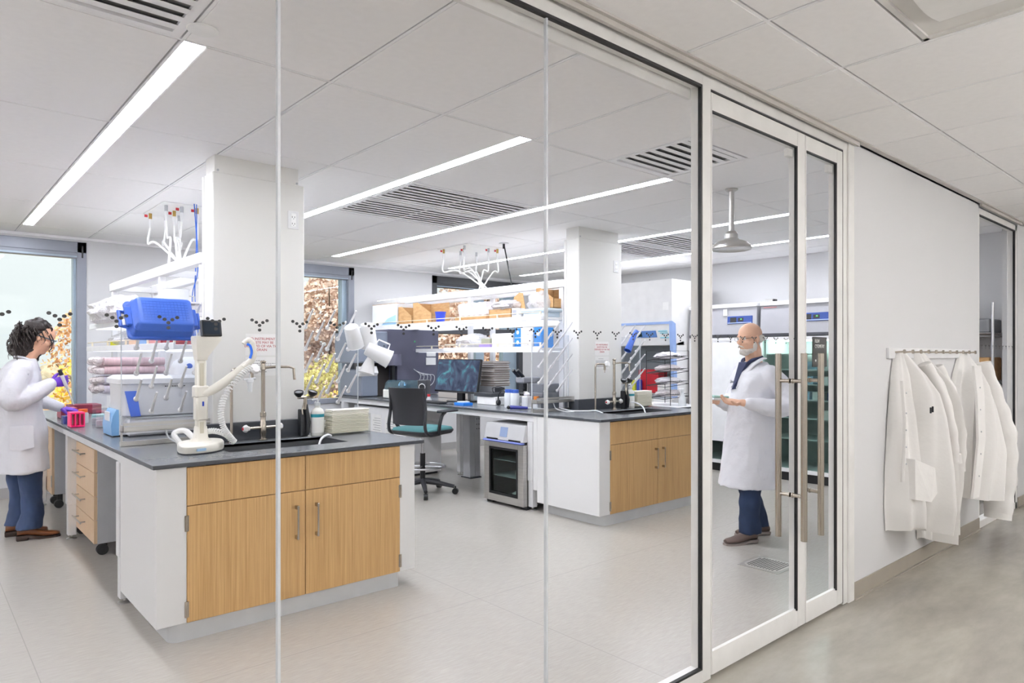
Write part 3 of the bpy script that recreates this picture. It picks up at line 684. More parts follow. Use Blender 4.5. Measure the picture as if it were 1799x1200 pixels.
# taps, eyewash units, soap and towels (same set at each sink)
def tap(label, x, y, z, off=.0):
    t = thing('laboratory_tap', label, 'tap', (x, y, z))
    MB().lathe([(0, 0), (.026, 0), (.026, .005), (.018, .01), (.016, .03), (.019, .04), (.019, .1), (.0155, .105), (.0155, .14), (.018, .143), (.018, .165), (.012, .17), (.012, .42), (.0165, .425), (.014, .46), (0, .46)], (x, y, z), 20).build('stem', NICKEL, t)
    MB().tube([(x, y, z + .435), (x + .06, y - .01, z + .44), (x + .15, y - .03, z + .44), (x + .175, y - .037, z + .43), (x + .18, y - .04, z + .36)], .0085, 10).build('spout', NICKEL, t)
    MB().lathe([(0, 0), (.012, 0), (.02, .012), (.012, .018), (0, .018)], (x, y, z + .46), 8).build('crown', NICKEL, t)
    MB().cyl((x - .085, y - .01, z + .075), (x + .085, y + .01, z + .075), .0095, seg=12).build('crossbar', NICKEL, t)
    for s in (-1, 1):
        T = TR((x + s * .085, y + s * .01, z + .075), 0, s * R(90), 0)
        k = MB().lathe([(.013, 0), (.013, .006), (.023, .018), (.021, .03), (.016, .038), (0, .038)], (0, 0, 0), 6, T).build('valve_knob', mat('white_knob', '#f1f0ee', .3), t)
        MB().lathe([(0, .038), (.009, .038), (.008, .043), (0, .043)], (0, 0, 0), 14, T).build('index_button', RED if s < 0 else BLUED, k)
    return t
def water_rod(label, x, y, z):
    t = thing('pure_water_tap', label, 'tap', (x, y, z))
    MB().lathe([(0, 0), (.02, 0), (.02, .006), (.012, .014), (0, .014)], (x, y, z), 16).tube([(x, y, z), (x, y, z + .40)] + arc((x + .03, y, z + .40), .03, R(180), R(90), 5) + [(x + .10, y - .01, z + .43)], .0085, 10).build('gooseneck', NICKEL, t)
    MB().lathe([(.010, -.045), (.010, .0), (.015, .004), (.015, .012), (.004, .016), (.004, -.07), (0, -.07)], (x + .115, y - .012, z + .42), 12).build('outlet', NICKEL, t)
    T = TR((x + .125, y - .02, z + .425), R(70), R(20), 0)
    MB().lathe([(.012, 0), (.03, .006), (.032, .016), (.024, .03), (0, .032)], (0, 0, 0), 8, T).build('valve_knob', MATS['white_knob'], t)
    return t
def eyewash(label, x, y, z):
    t = thing('eyewash_unit', label, 'eyewash', (x, y, z))
    MB().box(x - .028, y - .02, z, x + .022, y + .03, z + .17, .004).build('holder', mat('eyewash_black', '#24262a', .4), t)
    MB().tube([(x + .01, y - .03, z + .01), (x + .015, y - .035, z + .09), (x + .005, y - .02, z + .20)], [.012, .013, .011], 10).build('hose_grip', BLACKP, t)
    MB().cyl((x, y - .02, z + .17), (x, y - .02, z + .245), .012, seg=12).cyl((x - .05, y - .02, z + .245), (x + .05, y - .02, z + .245), .009, seg=10).tube([(x - .014, y - .03, z + .21), (x - .032, y - .045, z + .17), (x - .03, y - .05, z + .14)], .004, 6).build('brass_valve', NICKEL, t)
    for s in (-1, 1):
        T = TR((x + s * .042, y - .02, z + .25), R(18), s * R(10), 0)
        k = MB().lathe([(.010, 0), (.02, .008), (.029, .022), (.029, .036), (.024, .036), (.022, .024), (0, .024)], (0, 0, 0), 16, T).build('spray_head', BLACKP, t)
        MB().lathe([(0, .030), (.022, .030), (.022, .033), (0, .033)], (0, 0, 0), 16, T).build('dust_cap', mat('grey_cap', '#8a8d90', .3), k)
    return t
def soap(label, x, y, z):
    t = thing('soap_bottle', label, 'bottle', (x, y, z))
    MB().lathe([(0, 0), (.040, 0), (.043, .006), (.043, .145), (.036, .165), (.016, .18), (.016, .192), (0, .192)], (x, y, z), 24, sx=1, sy=.8).build('bottle', mat('milky_plastic', '#e9e9e2', .35, alpha=.9), t)
    MB().lathe([(.0436, .118), (.0436, .138)], (x, y, z), 24, sx=1, sy=.8).build('teal_label_band', mat('teal_label', '#1f8f9d', .5), t)
    MB().lathe([(.0434, .02), (.0434, .117)], (x, y, z), 24, sx=1, sy=.8).build('paper_label', mat('label_cream', '#f4f4ef', .5), t)
    MB().lathe([(.018, .19), (.018, .21), (.006, .212), (.006, .235), (0, .235)], (x, y, z), 14).tube([(x, y, z + .232), (x - .035, y - .01, z + .232), (x - .042, y - .012, z + .226)], .006, 8).build('pump', PLWS, t)
    return t
def towels(label, x0, x1, y0, y1, z):
    t = thing('paper_towel_stack', label, 'paper towels', ((x0 + x1) / 2, (y0 + y1) / 2, z))
    m = MB(); n = 17; H = .150
    for i in range(n):
        zz = z + .012 + i * H / n; j = random.uniform(-.004, .004); e = 0 if i < n - 1 else .004
        m.box(x0 + .008 + j, y0 + .008 + random.uniform(-.002, .002), zz, x1 - .008 + j, y1 - .008, zz + H / n * .84, .0025)
    m.build('towels', TOWEL, t)
    m = MB(); m.box(x0, y0, z, x1, y1, z + .008).box(x0, y0, z, x1, y0 + .003, z + .13).box(x0, y0, z, x0 + .003, y1, z + .125).box(x1 - .003, y0, z, x1, y1, z + .125).box(x0, y1 - .003, z, x1, y1, z + .125)
    m.build('clear_holder', CLEARB, t)
    return t
def jet(label, x, y, z, p):
    return tag(MB().tube(bez(p), .007, 8).build('rubber_tube', PLWS), label, 'tube')
for (nm, tx, ty, rx_, ry_, ex, ey, sx_, sy_, tw) in (('near', 1.612, 4.10, 1.43, 4.115, 1.885, 4.13, 1.962, 4.10, (2.02, 2.30, 4.02, 4.14)), ('far', 4.985, 4.20, 4.72, 4.20, 5.16, 4.22, 5.27, 4.235, (5.335, 5.585, 4.20, 4.32))):
    z = .862 if nm == 'near' else .863
    tap('nickel laboratory tap with two white knobs at the %s sink' % nm, tx, ty, z)
    water_rod('bent nickel pure-water tap with one white knob at the %s sink' % nm, rx_, ry_, z)
    eyewash('black twin-headed hand eyewash at the %s sink' % nm, ex, ey, z)
    soap('white soap bottle with a teal band at the %s sink' % nm, sx_, sy_, z)
    towels('stack of cream folded paper towels beside the %s sink' % nm, tw[0], tw[1], tw[2], tw[3], z)
jet('clear tube running from the worktop into the near sink', 0, 0, 0, [(1.98, 3.95, .872), (1.93, 3.90, .885), (1.86, 3.84, .868), (1.82, 3.80, .80)])
jet('clear tube running into the far sink', 0, 0, 0, [(5.16, 4.14, .93), (5.18, 4.08, .92), (5.17, 4.0, .88), (5.14, 3.95, .80)])
jet('long clear tube snaking from the far drying rack to the sink', 0, 0, 0, [(4.47, 4.40, .89), (4.52, 4.32, .870), (4.56, 4.24, .870), (4.60, 4.18, .872), (4.68, 4.15, .872), (4.69, 4.08, .85)])
# water dispenser with screen, arm and coiled hose
t = thing('water_dispenser', 'cream water dispenser with black screen, hose arm and blue grip', 'water dispenser', (1.2, 3.88, .86))
B = [(1.075, 3.70), (1.255, 3.745), (1.33, 3.93), (1.30, 4.03), (1.10, 4.0), (1.045, 3.80)]
def inset(P, k): cx = sum(p[0] for p in P) / len(P); cy = sum(p[1] for p in P) / len(P); return [(cx + (p[0] - cx) * k, cy + (p[1] - cy) * k) for p in P]
def smoothpoly(P, n=4, q=.25):
    for _ in range(n): P = [r for i in range(len(P)) for r in ((P[i][0] * (1 - q) + P[(i + 1) % len(P)][0] * q, P[i][1] * (1 - q) + P[(i + 1) % len(P)][1] * q), (P[i][0] * q + P[(i + 1) % len(P)][0] * (1 - q), P[i][1] * q + P[(i + 1) % len(P)][1] * (1 - q)))]
    return P
BP = smoothpoly(B, 3)
MB().loft([[(x, y, z) for x, y in inset(BP, k)] for z, k in ((.861, .90), (.866, .98), (.872, 1.0), (.900, 1.0), (.908, .95), (.912, .8))]).build('base', CREAM, t, 40)
MB().loft([[(x, y, z) for x, y in inset(BP, k)] for z, k in ((.8602, .97), (.8665, .99))]).build('base_gasket', DGREY, t)
T = TR((1.113, 3.7035, .885), 0, 0, math.atan2(3.745 - 3.70, 1.255 - 1.075))
MB().box(.0, -.003, -.006, .05, .0005, .007, T=T).build('blue_mark', mat('pale_blue_label', '#a9cbe8', .4), t)
cx, cy = 1.187, 3.885
m = MB(); m.box(cx - .024, cy - .026, .905, cx + .024, cy + .026, 1.35, .007).box(cx - .031, cy - .033, 1.02, cx + .031, cy + .03, 1.18, .01).loft([[(x + cx, y + cy, .905) for x, y in rrect(.12, .10, .03)], [(x + cx, y + cy, .93) for x, y in rrect(.07, .065, .02)], [(x + cx, y + cy, .99) for x, y in rrect(.055, .055, .01)]])
col = m.build('column', CREAM, t, 40)
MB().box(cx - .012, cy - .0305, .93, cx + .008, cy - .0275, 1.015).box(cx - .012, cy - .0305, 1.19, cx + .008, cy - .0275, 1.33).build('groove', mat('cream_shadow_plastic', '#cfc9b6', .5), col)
MB().box(cx - .002, cy - .036, 1.10, cx + .008, cy - .0325, 1.125, .002).build('blue_button', BLUED, t)
m = MB(); m.loft([[(cx + x + (a - .026) * .75, cy + y, z) for x, y in ((-a, -b), (a, -b), (a, b), (-a, b))] for z, a, b in ((1.345, .026, .028), (1.365, .028, .032), (1.45, .062, .05), (1.470, .064, .05))])
m.box(cx - .035, cy - .03, 1.470, cx + .091, cy + .05, 1.476, .003)
hd = m.build('head', CREAM, t)
T = TR((cx + .045, cy - .035, 1.518), R(-8), 0, R(12)) @ Matrix.Diagonal((.83, .9, .83, 1))
sc = MB().box(-.068, -.008, -.052, .068, .02, .052, .004, T=T).build('screen_housing', BLACKP, t)
MB().box(-.060, -.0092, -.040, .052, -.0075, .042, T=T).build('screen', mat('dark_screen', '#1d2733', .15), sc)
# arm rising towards the right, with the draw-off gun at its end
arm = [(cx + .0, cy - .02, 1.165), (cx + .06, cy - .03, 1.19), (cx + .15, cy - .05, 1.255), (cx + .225, cy - .07, 1.32)]
MB().box(cx - .036, cy - .036, 1.145, cx + .036, cy + .034, 1.21, .008).tube(bez(arm), .017, 10, flat=1.5).build('arm', CREAM, t)
gun = [(1.385, 3.81, 1.305), (1.41, 3.81, 1.325), (1.432, 3.80, 1.35), (1.438, 3.80, 1.40), (1.430, 3.80, 1.438), (1.418, 3.80, 1.455), (1.398, 3.80, 1.45), (1.385, 3.80, 1.436)]
g = MB().tube(bez(gun, 6), [.014] * 6 + [.018] * 8 + [.02] * 12 + [.016] * 8 + [.012] * 9, 10).build('dispensing_gun', CREAM, t, 60)
MB().tube(bez([(1.416, 3.786, 1.355), (1.424, 3.784, 1.39), (1.416, 3.786, 1.425), (1.400, 3.79, 1.434)], 6), .007, 8).build('blue_grip', mat('grip_blue', '#2a6fe0', .35), g)
MB().lathe([(.0, 0), (.012, 0), (.014, .05), (.02, .055), (.02, .07), (.004, .075), (.004, .1), (0, .1)], (1.424, 3.81, 1.17), 14).cyl((1.39, 3.81, 1.238), (1.455, 3.81, 1.244), .006, seg=8).build('clear_filter_tip', PLWS, g)
def coil(path, r, n, w_):
    P = bez(path, 24); out = []; N = n * 12
    for i in range(N):
        f = i / (N - 1) * (len(P) - 1); k = min(int(f), len(P) - 2); p = P[k].lerp(P[k + 1], f - k); tt = (P[k + 1] - P[k]).normalized()
        u = tt.cross(Vector((0, 1, 0))).normalized(); v = tt.cross(u); a = 2 * math.pi * i / 12
        out.append(p + u * r * math.cos(a) + v * r * math.sin(a))
    return MB().tube(out, w_, 5)
coil([(1.425, 3.80, 1.31), (1.36, 3.79, 1.255), (1.285, 3.78, 1.165), (1.256, 3.77, 1.08), (1.264, 3.77, 1.0), (1.295, 3.77, .945), (1.33, 3.77, .90)], .013, 40, .004).build('coiled_hose', mat('hose_white', '#f0f0ee', .4), t)
coil([(1.21, 3.90, .955), (1.25, 3.86, .962), (1.29, 3.80, .945), (1.325, 3.775, .90)], .013, 16, .004).build('coiled_hose', MATS['hose_white'], t)
MB().tube(bez([(1.12, 4.02, .89), (1.10, 4.05, .94), (1.15, 4.03, .955), (1.19, 3.97, .90)]), .016, 10).build('inlet_hose', MATS['hose_white'], t)
# ================================================================= LEFT BENCH EQUIPMENT
# white instrument behind the peg rack
t = thing('laboratory_instrument', 'white moulded instrument with blue stripe behind the peg rack', 'instrument', (1.26, 4.95, .95))
MB().loft([[(x + 1.27, y + 4.95, z) for x, y in rrect(w_, d_, .04)] for z, w_, d_ in ((.985, .50, .30), (.995, .54, .34), (1.19, .56, .36), (1.195, .59, .39), (1.225, .59, .39), (1.245, .53, .34))]).build('body', PLWS if 0 else WHITEM, t, 40)
m = MB(); m.loft([[(1.44 + (x) * k, 4.95 + y * k, z) for x, y in rrect(.24, .24, .08)] for z, k in ((1.24, 1), (1.28, .95), (1.33, .75), (1.355, .45), (1.362, .2))]); dm = m.build('dome', WHITEM, t, 60)
MB().ell((1.41, 4.845, 1.30), (.02, .010, .02)).build('blue_emblem', BLUE, dm)
MB().prism([(1.01, 1.15), (1.075, 1.15), (1.10, .99), (1.045, .99)], 'y', 4.765, 4.777).build('blue_stripe', mat('stripe_blue', '#2f66d8', .35), t)
q = MB()
for i in range(9): q.box(1.24 + i * .014, 4.765, 1.172, 1.248 + i * .014, 4.772, 1.178)
q.build('air_slots', DARKGAP, t)
t = thing('low_white_box', 'low white plastic box the blue-striped instrument stands on', 'box', (1.26, 4.95, .861))
MB().box(1.03, 4.79, .868, 1.52, 5.12, .975, .012).build('box', WHITEM, t); MB().box(1.05, 4.80, .861, 1.50, 5.10, .868).build('dark_foot', DGREY, t)
MB().box(1.045, 4.785, .973, 1.505, 5.115, .984, .003).build('lid', PLWS, t)
# blue and white centrifuge / sharps box
t = thing('centrifuge', 'white box with rounded pale blue front beside the peg rack', 'centrifuge', (1.04, 5.02, .861))
MB().box(1.0, 4.87, .868, 1.20, 5.12, 1.10, .006).build('body', WHITEM, t)
MB().prism([(.96, .868), (1.0, .868), (1.0, 1.03), (.985, 1.03), (.965, .99), (.955, .93)], 'y', 4.872, 5.118).build('blue_front', mat('pale_blue_plastic', '#7fb0dd', .35), t)
MB().box(.955, 4.93, .955, .963, 5.06, 1.015, .003).build('keypad', WHITEM, t)
MB().box(1.10, 4.866, 1.02, 1.15, 4.870, 1.085).build('red_label', mat('red_label', '#a11f2c', .5), t)
MB().box(1.10, 4.865, 1.055, 1.15, 4.8695, 1.085).build('yellow_label', mat('amber_label', '#e0952b', .5), t)
MB().box(.97, 4.88, .861, 1.19, 5.11, .868).build('black_foot', BLACKP, t)
# pink tube rack
t = thing('tube_rack', 'hot pink tube rack on the bench by the purple gloves', 'tube rack', (.905, 5.76, .861))
m = MB(); x0, x1 = .865, .955; y0, y1 = 5.70, 5.82
m.box(x0, y0, .863, x1, y1, .875, .002).box(x0, y0, .955, x1, y1, .967, .002)
for k in range(4): m.box(x0 + k * .027, y0, .875, x0 + k * .027 + .009, y1, .955, .001)
m.build('frame', PINK, t)
for k in range(2): MB().lathe([(0, .0), (.007, .004), (.009, .02), (.009, .085), (0, .085)], (.887 + k * .027, 5.76, .876), 10).build('tube', PLW, t)
# stacked tube sleeves under the shelf
def sleeve(label, x, y, z, L, h, n, tint):
    t = thing('dish_sleeves', label, 'dish sleeves', (x, y, z), 0, 'sleeves of dishes under the left shelf')
    m = MB()
    for i in range(n):
        for j in range(2):
            cx_ = x - L / 2 + .02; zz = z + h * (j + .5); yy = y + (i - (n - 1) / 2) * h
            m.tube([(cx_, yy, zz), (x + L / 2, yy, zz)], h * .47, 12)
    m.build('sleeve', tint, t)
    k = MB()
    for i in range(n):
        for j in range(2):
            zz = z + h * (j + .5); yy = y + (i - (n - 1) / 2) * h
            P = [(x - L / 2 + .02, yy, zz)]
            k.ell((x - L / 2 - .005 + random.uniform(-.01, .01), yy, zz + random.uniform(-.01, .01)), (.035, h * .42, h * .40), 7, 5)
    k.build('twisted_end', mat('crumpled_film', '#eee6e6', .25, alpha=.75, bump=(60, .8, .02)), t)
    return t
SLV = mat('dish_sleeve_rose', '#d8bcc0', .3, alpha=.9, var=((90, 3, 3), .12))
SLV2 = mat('dish_sleeve_lilac', '#d6d0dc', .3, alpha=.9, var=((90, 3, 3), .12))
tag(MB().box(1.0, 5.28, 1.10, 1.40, 5.70, 1.108).box(1.0, 5.28, .861, 1.01, 5.70, 1.10).box(1.39, 5.28, .861, 1.40, 5.70, 1.10).box(1.0, 5.28, 1.235, 1.40, 5.70, 1.24).box(1.0, 5.69, 1.1, 1.01, 5.7, 1.24).build('acrylic_riser', ACRYL), 'clear acrylic riser carrying the rosy dish sleeves', 'riser')
sleeve('upper pinkish stack of wrapped dish sleeves under the left shelf', 1.19, 5.49, 1.241, .40, .06, 5, SLV)
sleeve('lower lilac stack of wrapped dish sleeves under the left shelf', 1.19, 5.49, 1.109, .40, .06, 5, SLV2)
tag(MB().box(1.06, 7.0, .861, 1.3, 7.2, .94, .004).build('storage_box', mat('maroon_box', '#7d2238', .5)), 'dark red flat box at the window end of the left bench', 'box')
tag(MB().box(.93, 6.55, .861, 1.05, 6.75, .93, .004).box(.935, 6.56, .93, 1.045, 6.74, .945, .002).build('dish_stack', mat('rose_tray', '#b3485e', .4)), 'rose-coloured stack of trays beside the orange-capped bottle', 'tray')
t = thing('wide_bottle', 'clear bottle with an orange cap on the left bench', 'bottle', (1.0, 6.05, .861))
MB().lathe([(0, 0), (.035, 0), (.037, .01), (.037, .07), (.03, .08), (0, .08)], (1.0, 6.05, .861), 16).build('body', PLW, t); MB().lathe([(.031, .08), (.031, .105), (0, .105)], (1.0, 6.05, .861), 16).build('cap', ORANGE, t)
for i, (x, y, a) in enumerate([(1.08, 5.85, .2), (1.14, 6.2, .5), (1.06, 5.62, -.3)]):
    tag(MB().box(-.05, -.035, 0, .05, .035, .05, .006, T=TR((x, y, .861), 0, 0, a)).build('sample_box', [PLW, mat('aqua_tray', '#a9d8d4', .4), PLWS][i]), ['small clear tray behind the pink tube rack', 'pale aqua tray on the left bench', 'small frosted box near the blue-fronted centrifuge'][i], 'tray')
tag(MB().box(.87, 6.02, .861, .93, 6.12, .92, .003).build('pipette_tip_box', mat('navy_plastic', '#27336e', .4)), 'small navy tip box beside the pink tube rack', 'box')
for i, (y, x) in enumerate([(5.12, .985), (5.20, 1.0), (5.27, .99)]):
    t = thing('squeeze_bottle', ['first white squeeze bottle behind the centrifuge', 'middle white squeeze bottle behind the centrifuge', 'last white squeeze bottle behind the centrifuge'][i], 'bottle', (x + .06, y, .861))
    MB().lathe([(0, 0), (.03, 0), (.032, .01), (.032, .16), (.02, .2), (.012, .215), (0, .215)], (x + .06, y, .861), 14).build('body', PLWS, t); MB().lathe([(.012, .215), (.012, .235), (.004, .27), (0, .27)], (x + .06, y, .861), 10).build('nozzle', PLWS, t)
# things on the left shelves
def bag(name, label, c, r, m_, seed=1, n=3, amp=.22, extra=None):
    random.seed(seed); m = MB(); N, K = 28, 16; rg = []
    for i in range(K + 1):
        a = -math.pi / 2 + math.pi * i / K; a = max(min(a, 1.52), -1.52); row = []
        for k in range(N):
            th = 2 * math.pi * k / N; d = Vector((math.cos(a) * math.cos(th), math.cos(a) * math.sin(th), math.sin(a)))
            s = 1 + amp * noise.noise(d * n + Vector((seed * 7, 0, 0))) + amp * .5 * noise.noise(d * n * 2.7 + Vector((0, seed * 3, 0)))
            p = Vector((d.x * r[0] * s, d.y * r[1] * s, max(d.z * r[2] * s, -r[2] * .72))); row.append((c[0] + p.x, c[1] + p.y, c[2] + r[2] * .72 + p.z))
        rg.append(row)
    m.loft(rg); o = m.build(name, m_, None, 60); tag(o, label, 'bag'); return o
FILM = mat('plastic_film', '#f3f2f5', .18, alpha=.62, bump=(35, 1.0, .03), spec=.9)
FILMW = mat('white_film', '#efedf2', .25, alpha=.88, bump=(25, .9, .03), spec=.8)
b1 = bag('plastic_bag', 'large crumpled white plastic bag on top of the left shelving', (1.36, 6.55, 1.645), (.22, .55, .13), FILMW, 3)
bag('plastic_bag', 'clear plastic bag of tips lying on the lower left shelf', (1.40, 6.3, 1.445), (.16, .45, .07), FILM, 5)
bag('folded_cloth', 'pink crumpled cloth inside the big bag on the left shelving', (1.34, 6.35, 1.70), (.10, .2, .05), mat('pink_cloth', '#d98a96', .7), 9)
bag('plastic_bag', 'lilac bag resting behind the big white bag on the left shelving', (1.48, 6.25, 1.72), (.10, .25, .07), mat('lilac_film', '#b9aee0', .3, alpha=.8), 11)
beaker('large clear measuring jug standing on top of the left shelving', (1.44, 5.25, 1.641), 0, 0, .07, .085, .2, PLW, True, None)
tag(MB().lathe([(0, 0), (.05, 0), (.055, .12), (.045, .14), (0, .14)], (1.5, 6.9, 1.95 - .30), 16).build('plastic_tub', PLWS), 'white tub under the top rail of the left shelving', 'tub')
tag(MB().lathe([(0, 0), (.03, 0), (.03, .05), (0, .05)], (1.27, 6.35, 1.4405), 14).build('yellow_pot', YEL), 'small bright yellow pot on the lower left shelf', 'pot')
for i in range(4):
    y = 4.72 + i * .28
    m = MB(); c_ = [mat('rack_red', '#a8303e', .4), mat('pack_rose', '#cf8f8f', .5), mat('pack_blue', '#7ea6d6', .4), mat('pack_buff', '#d9b79c', .6)][i]
    if i == 0:
        for k in range(3): m.box(1.25, y, 1.442 + k * .035, 1.40, y + .2, 1.45 + k * .035).box(1.25, y + k * .09, 1.442, 1.26, y + .01 + k * .09, 1.53)
        m.box(1.26, y + .01, 1.452, 1.39, y + .19, 1.475)
    else: m.box(1.25, y, 1.441, 1.42, y + .22, 1.50 + .01 * i, .006)
    tag(m.build('tube_rack' if i == 0 else 'carton', c_), ['open red tube rack on the lower left shelf', 'rose carton on the lower left shelf', 'pale blue carton on the lower left shelf', 'buff carton on the lower left shelf'][i], 'tube rack' if i == 0 else 'carton')
tag(MB().box(1.3, 4.62, 1.641, 1.55, 4.95, 1.70, .01).box(1.30, 4.60, 1.7, 1.56, 4.97, 1.712, .004).build('tray', FILMW), 'stack of white trays at the column end of the upper left shelf', 'tray')
# hoses from the ceiling panels
def hoses(label, x0, x1, y0, y1, tx, ty, tz, seed, cord=True):
    random.seed(seed)
    t = thing('utility_panel', label, 'utility panel', ((x0 + x1) / 2, (y0 + y1) / 2, CZ))
    MB().box(x0, y0, CZ - .008, x1, y1, CZ - .0002, .002).build('plate', mat('panel_white', '#f4f4f3', .35), t)
    pts = [(x0 + .04, y1 - .06), (x0 + .05, y0 + .12), (x0 + .16, (y0 + y1) / 2), (x1 - .15, y0 + .10), (x1 - .06, y1 - .12), (x1 - .04, y0 + .08), ((x0 + x1) / 2, y1 - .08)]
    BR = mat('brass', '#b99b5b', .3, 1)
    for i, (x, y) in enumerate(pts):
        c = MB().cyl((x, y, CZ - .008), (x, y, CZ - .055), .013, seg=10).build('coupling', BR if i in (0, 2, 5) else GREYW, t)
        if i in (0, 2, 3, 5):
            s_ = MB(); s_.box(x - .045, y - .001, CZ - .042, x - .02, y + .001, CZ - .02); s_.build('service_tag', RED, c)
        MB().cyl((x, y, CZ - .055), (x, y, CZ - .13), .016, .009, 10).build('plug', WHITEM, c)
        ex, ey = tx + random.uniform(-.05, .05), ty + random.uniform(-.08, .08); b = random.uniform(-.05, .05)
        MB().tube(bez([(x, y, CZ - .12), (x + b * .4, y, CZ - .26), (x * .6 + ex * .4 + b, y * .6 + ey * .4, (CZ * .45 + tz * .55)), (ex, ey, tz + .02), (ex + .03, ey + .06, tz)], 6), .0085, 8).build('hose', mat('hose_pale', '#f2f2ef', .4), t)
    return t
hoses('white ceiling utility panel with pale hoses above the left bench', 1.49, 1.80, 5.77, 6.38, 1.50, 5.45, 2.035, 2)
hoses('white ceiling utility panel with pale hoses above the right bench', 4.47, 4.99, 5.78, 6.33, 4.80, 5.95, 2.10, 4)
tag(MB().tube(bez([(1.70, 5.72, CZ - .002), (1.71, 5.70, 2.3), (1.68, 5.62, 2.03), (1.64, 5.5, 1.8), (1.62, 5.35, 1.5), (1.58, 5.2, 1.2), (1.5, 5.0, .95), (1.45, 4.8, .90)]), .0042, 8).tube(bez([(1.72, 5.73, CZ - .002), (1.71, 5.69, 2.35), (1.69, 5.60, 2.03), (1.62, 5.5, 1.8), (1.60, 5.32, 1.4), (1.56, 5.2, 1.15), (1.5, 4.95, 1.0)]), .0036, 8).build('data_cable', mat('cable_blue', '#1f5fc4', .4)), 'pair of blue data cables dropping from the ceiling beside the near column', 'cable')
t = thing('hanging_cable', 'black cord dropping from a white ceiling disc to the right shelving', 'cord', (4.76, 5.53, CZ))
MB().lathe([(0, 0), (.055, 0), (.05, .008), (0, .008)], (4.765, 5.535, CZ - .0085), 20).build('ceiling_disc', WHITEM, t)
MB().tube([(4.765, 5.535, CZ - .005), (4.77, 5.40, 2.07)], .007, 8).lathe([(.013, 0), (.013, -.05), (0, -.05)], (4.765, 5.535, CZ - .01), 8).build('cord', BLACKP, t)
tag(MB().tube(bez([(1.36, 4.75, .868), (1.42, 4.66, .875), (1.5, 4.72, .88), (1.44, 4.80, .872), (1.37, 4.70, .885), (1.46, 4.62, .868), (1.54, 4.66, .87)]), .006, 8).build('black_cable', BLACKP), 'tangled black cable on the left bench behind the peg rack', 'cable')
# ================================================================= RIGHT BENCH EQUIPMENT
AN1 = mat('analyser_blue_grey', '#7d8594', .4); AN2 = mat('analyser_dark_grey', '#5c5c6e', .45)
t = thing('analyser', 'large grey-blue benchtop analyser by the window', 'analyser', (4.70, 7.5, .862))
MB().box(4.06, 7.40, 1.28, 4.47, 8.0, 1.67, .01).build('left_housing', AN1, t)
dr = MB().box(4.075, 7.388, 1.295, 4.44, 7.40, 1.655, .004).build('door', AN1, t)
MB().box(4.405, 7.38, 1.48, 4.415, 7.389, 1.50, .002).box(4.25, 7.383, 1.335, 4.265, 7.389, 1.36, .001).build('latch', BLACKP, dr)
q = MB()
for i in range(7): q.box(4.10 + i * .022, 7.385, 1.603, 4.115 + i * .022, 7.3885, 1.617)
q.box(4.10, 7.385, 1.583, 4.30, 7.3885, 1.590).build('faint_print', PAPER, dr)
MB().box(4.13, 7.44, .87, 4.36, 8.0, 1.20, .012).build('fluid_module', AN1, t)
MB().prism([(7.40, 1.16), (7.44, 1.24), (7.5, 1.24), (7.5, 1.13), (7.44, 1.12)], 'x', 4.09, 4.34).build('white_key_strip', WHITEM, t)
q = MB()
for i in range(6): q.box(4.12 + i * .03, 7.408, 1.17, 4.135 + i * .03, 7.418, 1.19)
q.build('keys', BLACKP, t)
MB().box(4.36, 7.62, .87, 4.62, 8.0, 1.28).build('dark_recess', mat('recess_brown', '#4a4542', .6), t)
pr = [(4.44, .93), (5.25, .93), (5.25, 1.705), (4.52, 1.705), (4.47, 1.69), (4.445, 1.65)]
MB().prism([(4.62, .875), (5.25, .875), (5.25, 1.715), (4.54, 1.715), (4.49, 1.70), (4.465, 1.66), (4.465, 1.24), (4.62, 1.24)], 'y', 7.42, 8.02).build('main_housing', AN2, t)
MB().cyl((4.55, 7.36, 1.25), (4.55, 7.36, 1.39), .085, seg=24).build('sample_drum', AN2, t)
MB().box(4.53, 7.39, .90, 4.57, 7.44, 1.25).build('drum_post', BLACKP, t)
q = MB()
for i in range(5): q.tube(bez([(4.86 + .03 * i, 7.41, 1.20 - .02 * i), (4.93 + .05 * i, 7.36, 1.12), (4.90 + .06 * i, 7.38, 1.02), (4.84 + .05 * i, 7.40, .95)]), .004, 6)
q.build('clear_tubing', PLWS, t)
MB().box(5.06, 7.405, 1.36, 5.20, 7.42, 1.46, .002).box(5.05, 7.405, 1.25, 5.20, 7.42, 1.345, .002).build('notice_sheet', PAPER, t)
MB().ell((4.88, 7.418, 1.55), (.012, .003, .014)).build('green_symbol', mat('green_led', '#3f9a63', .4), t)
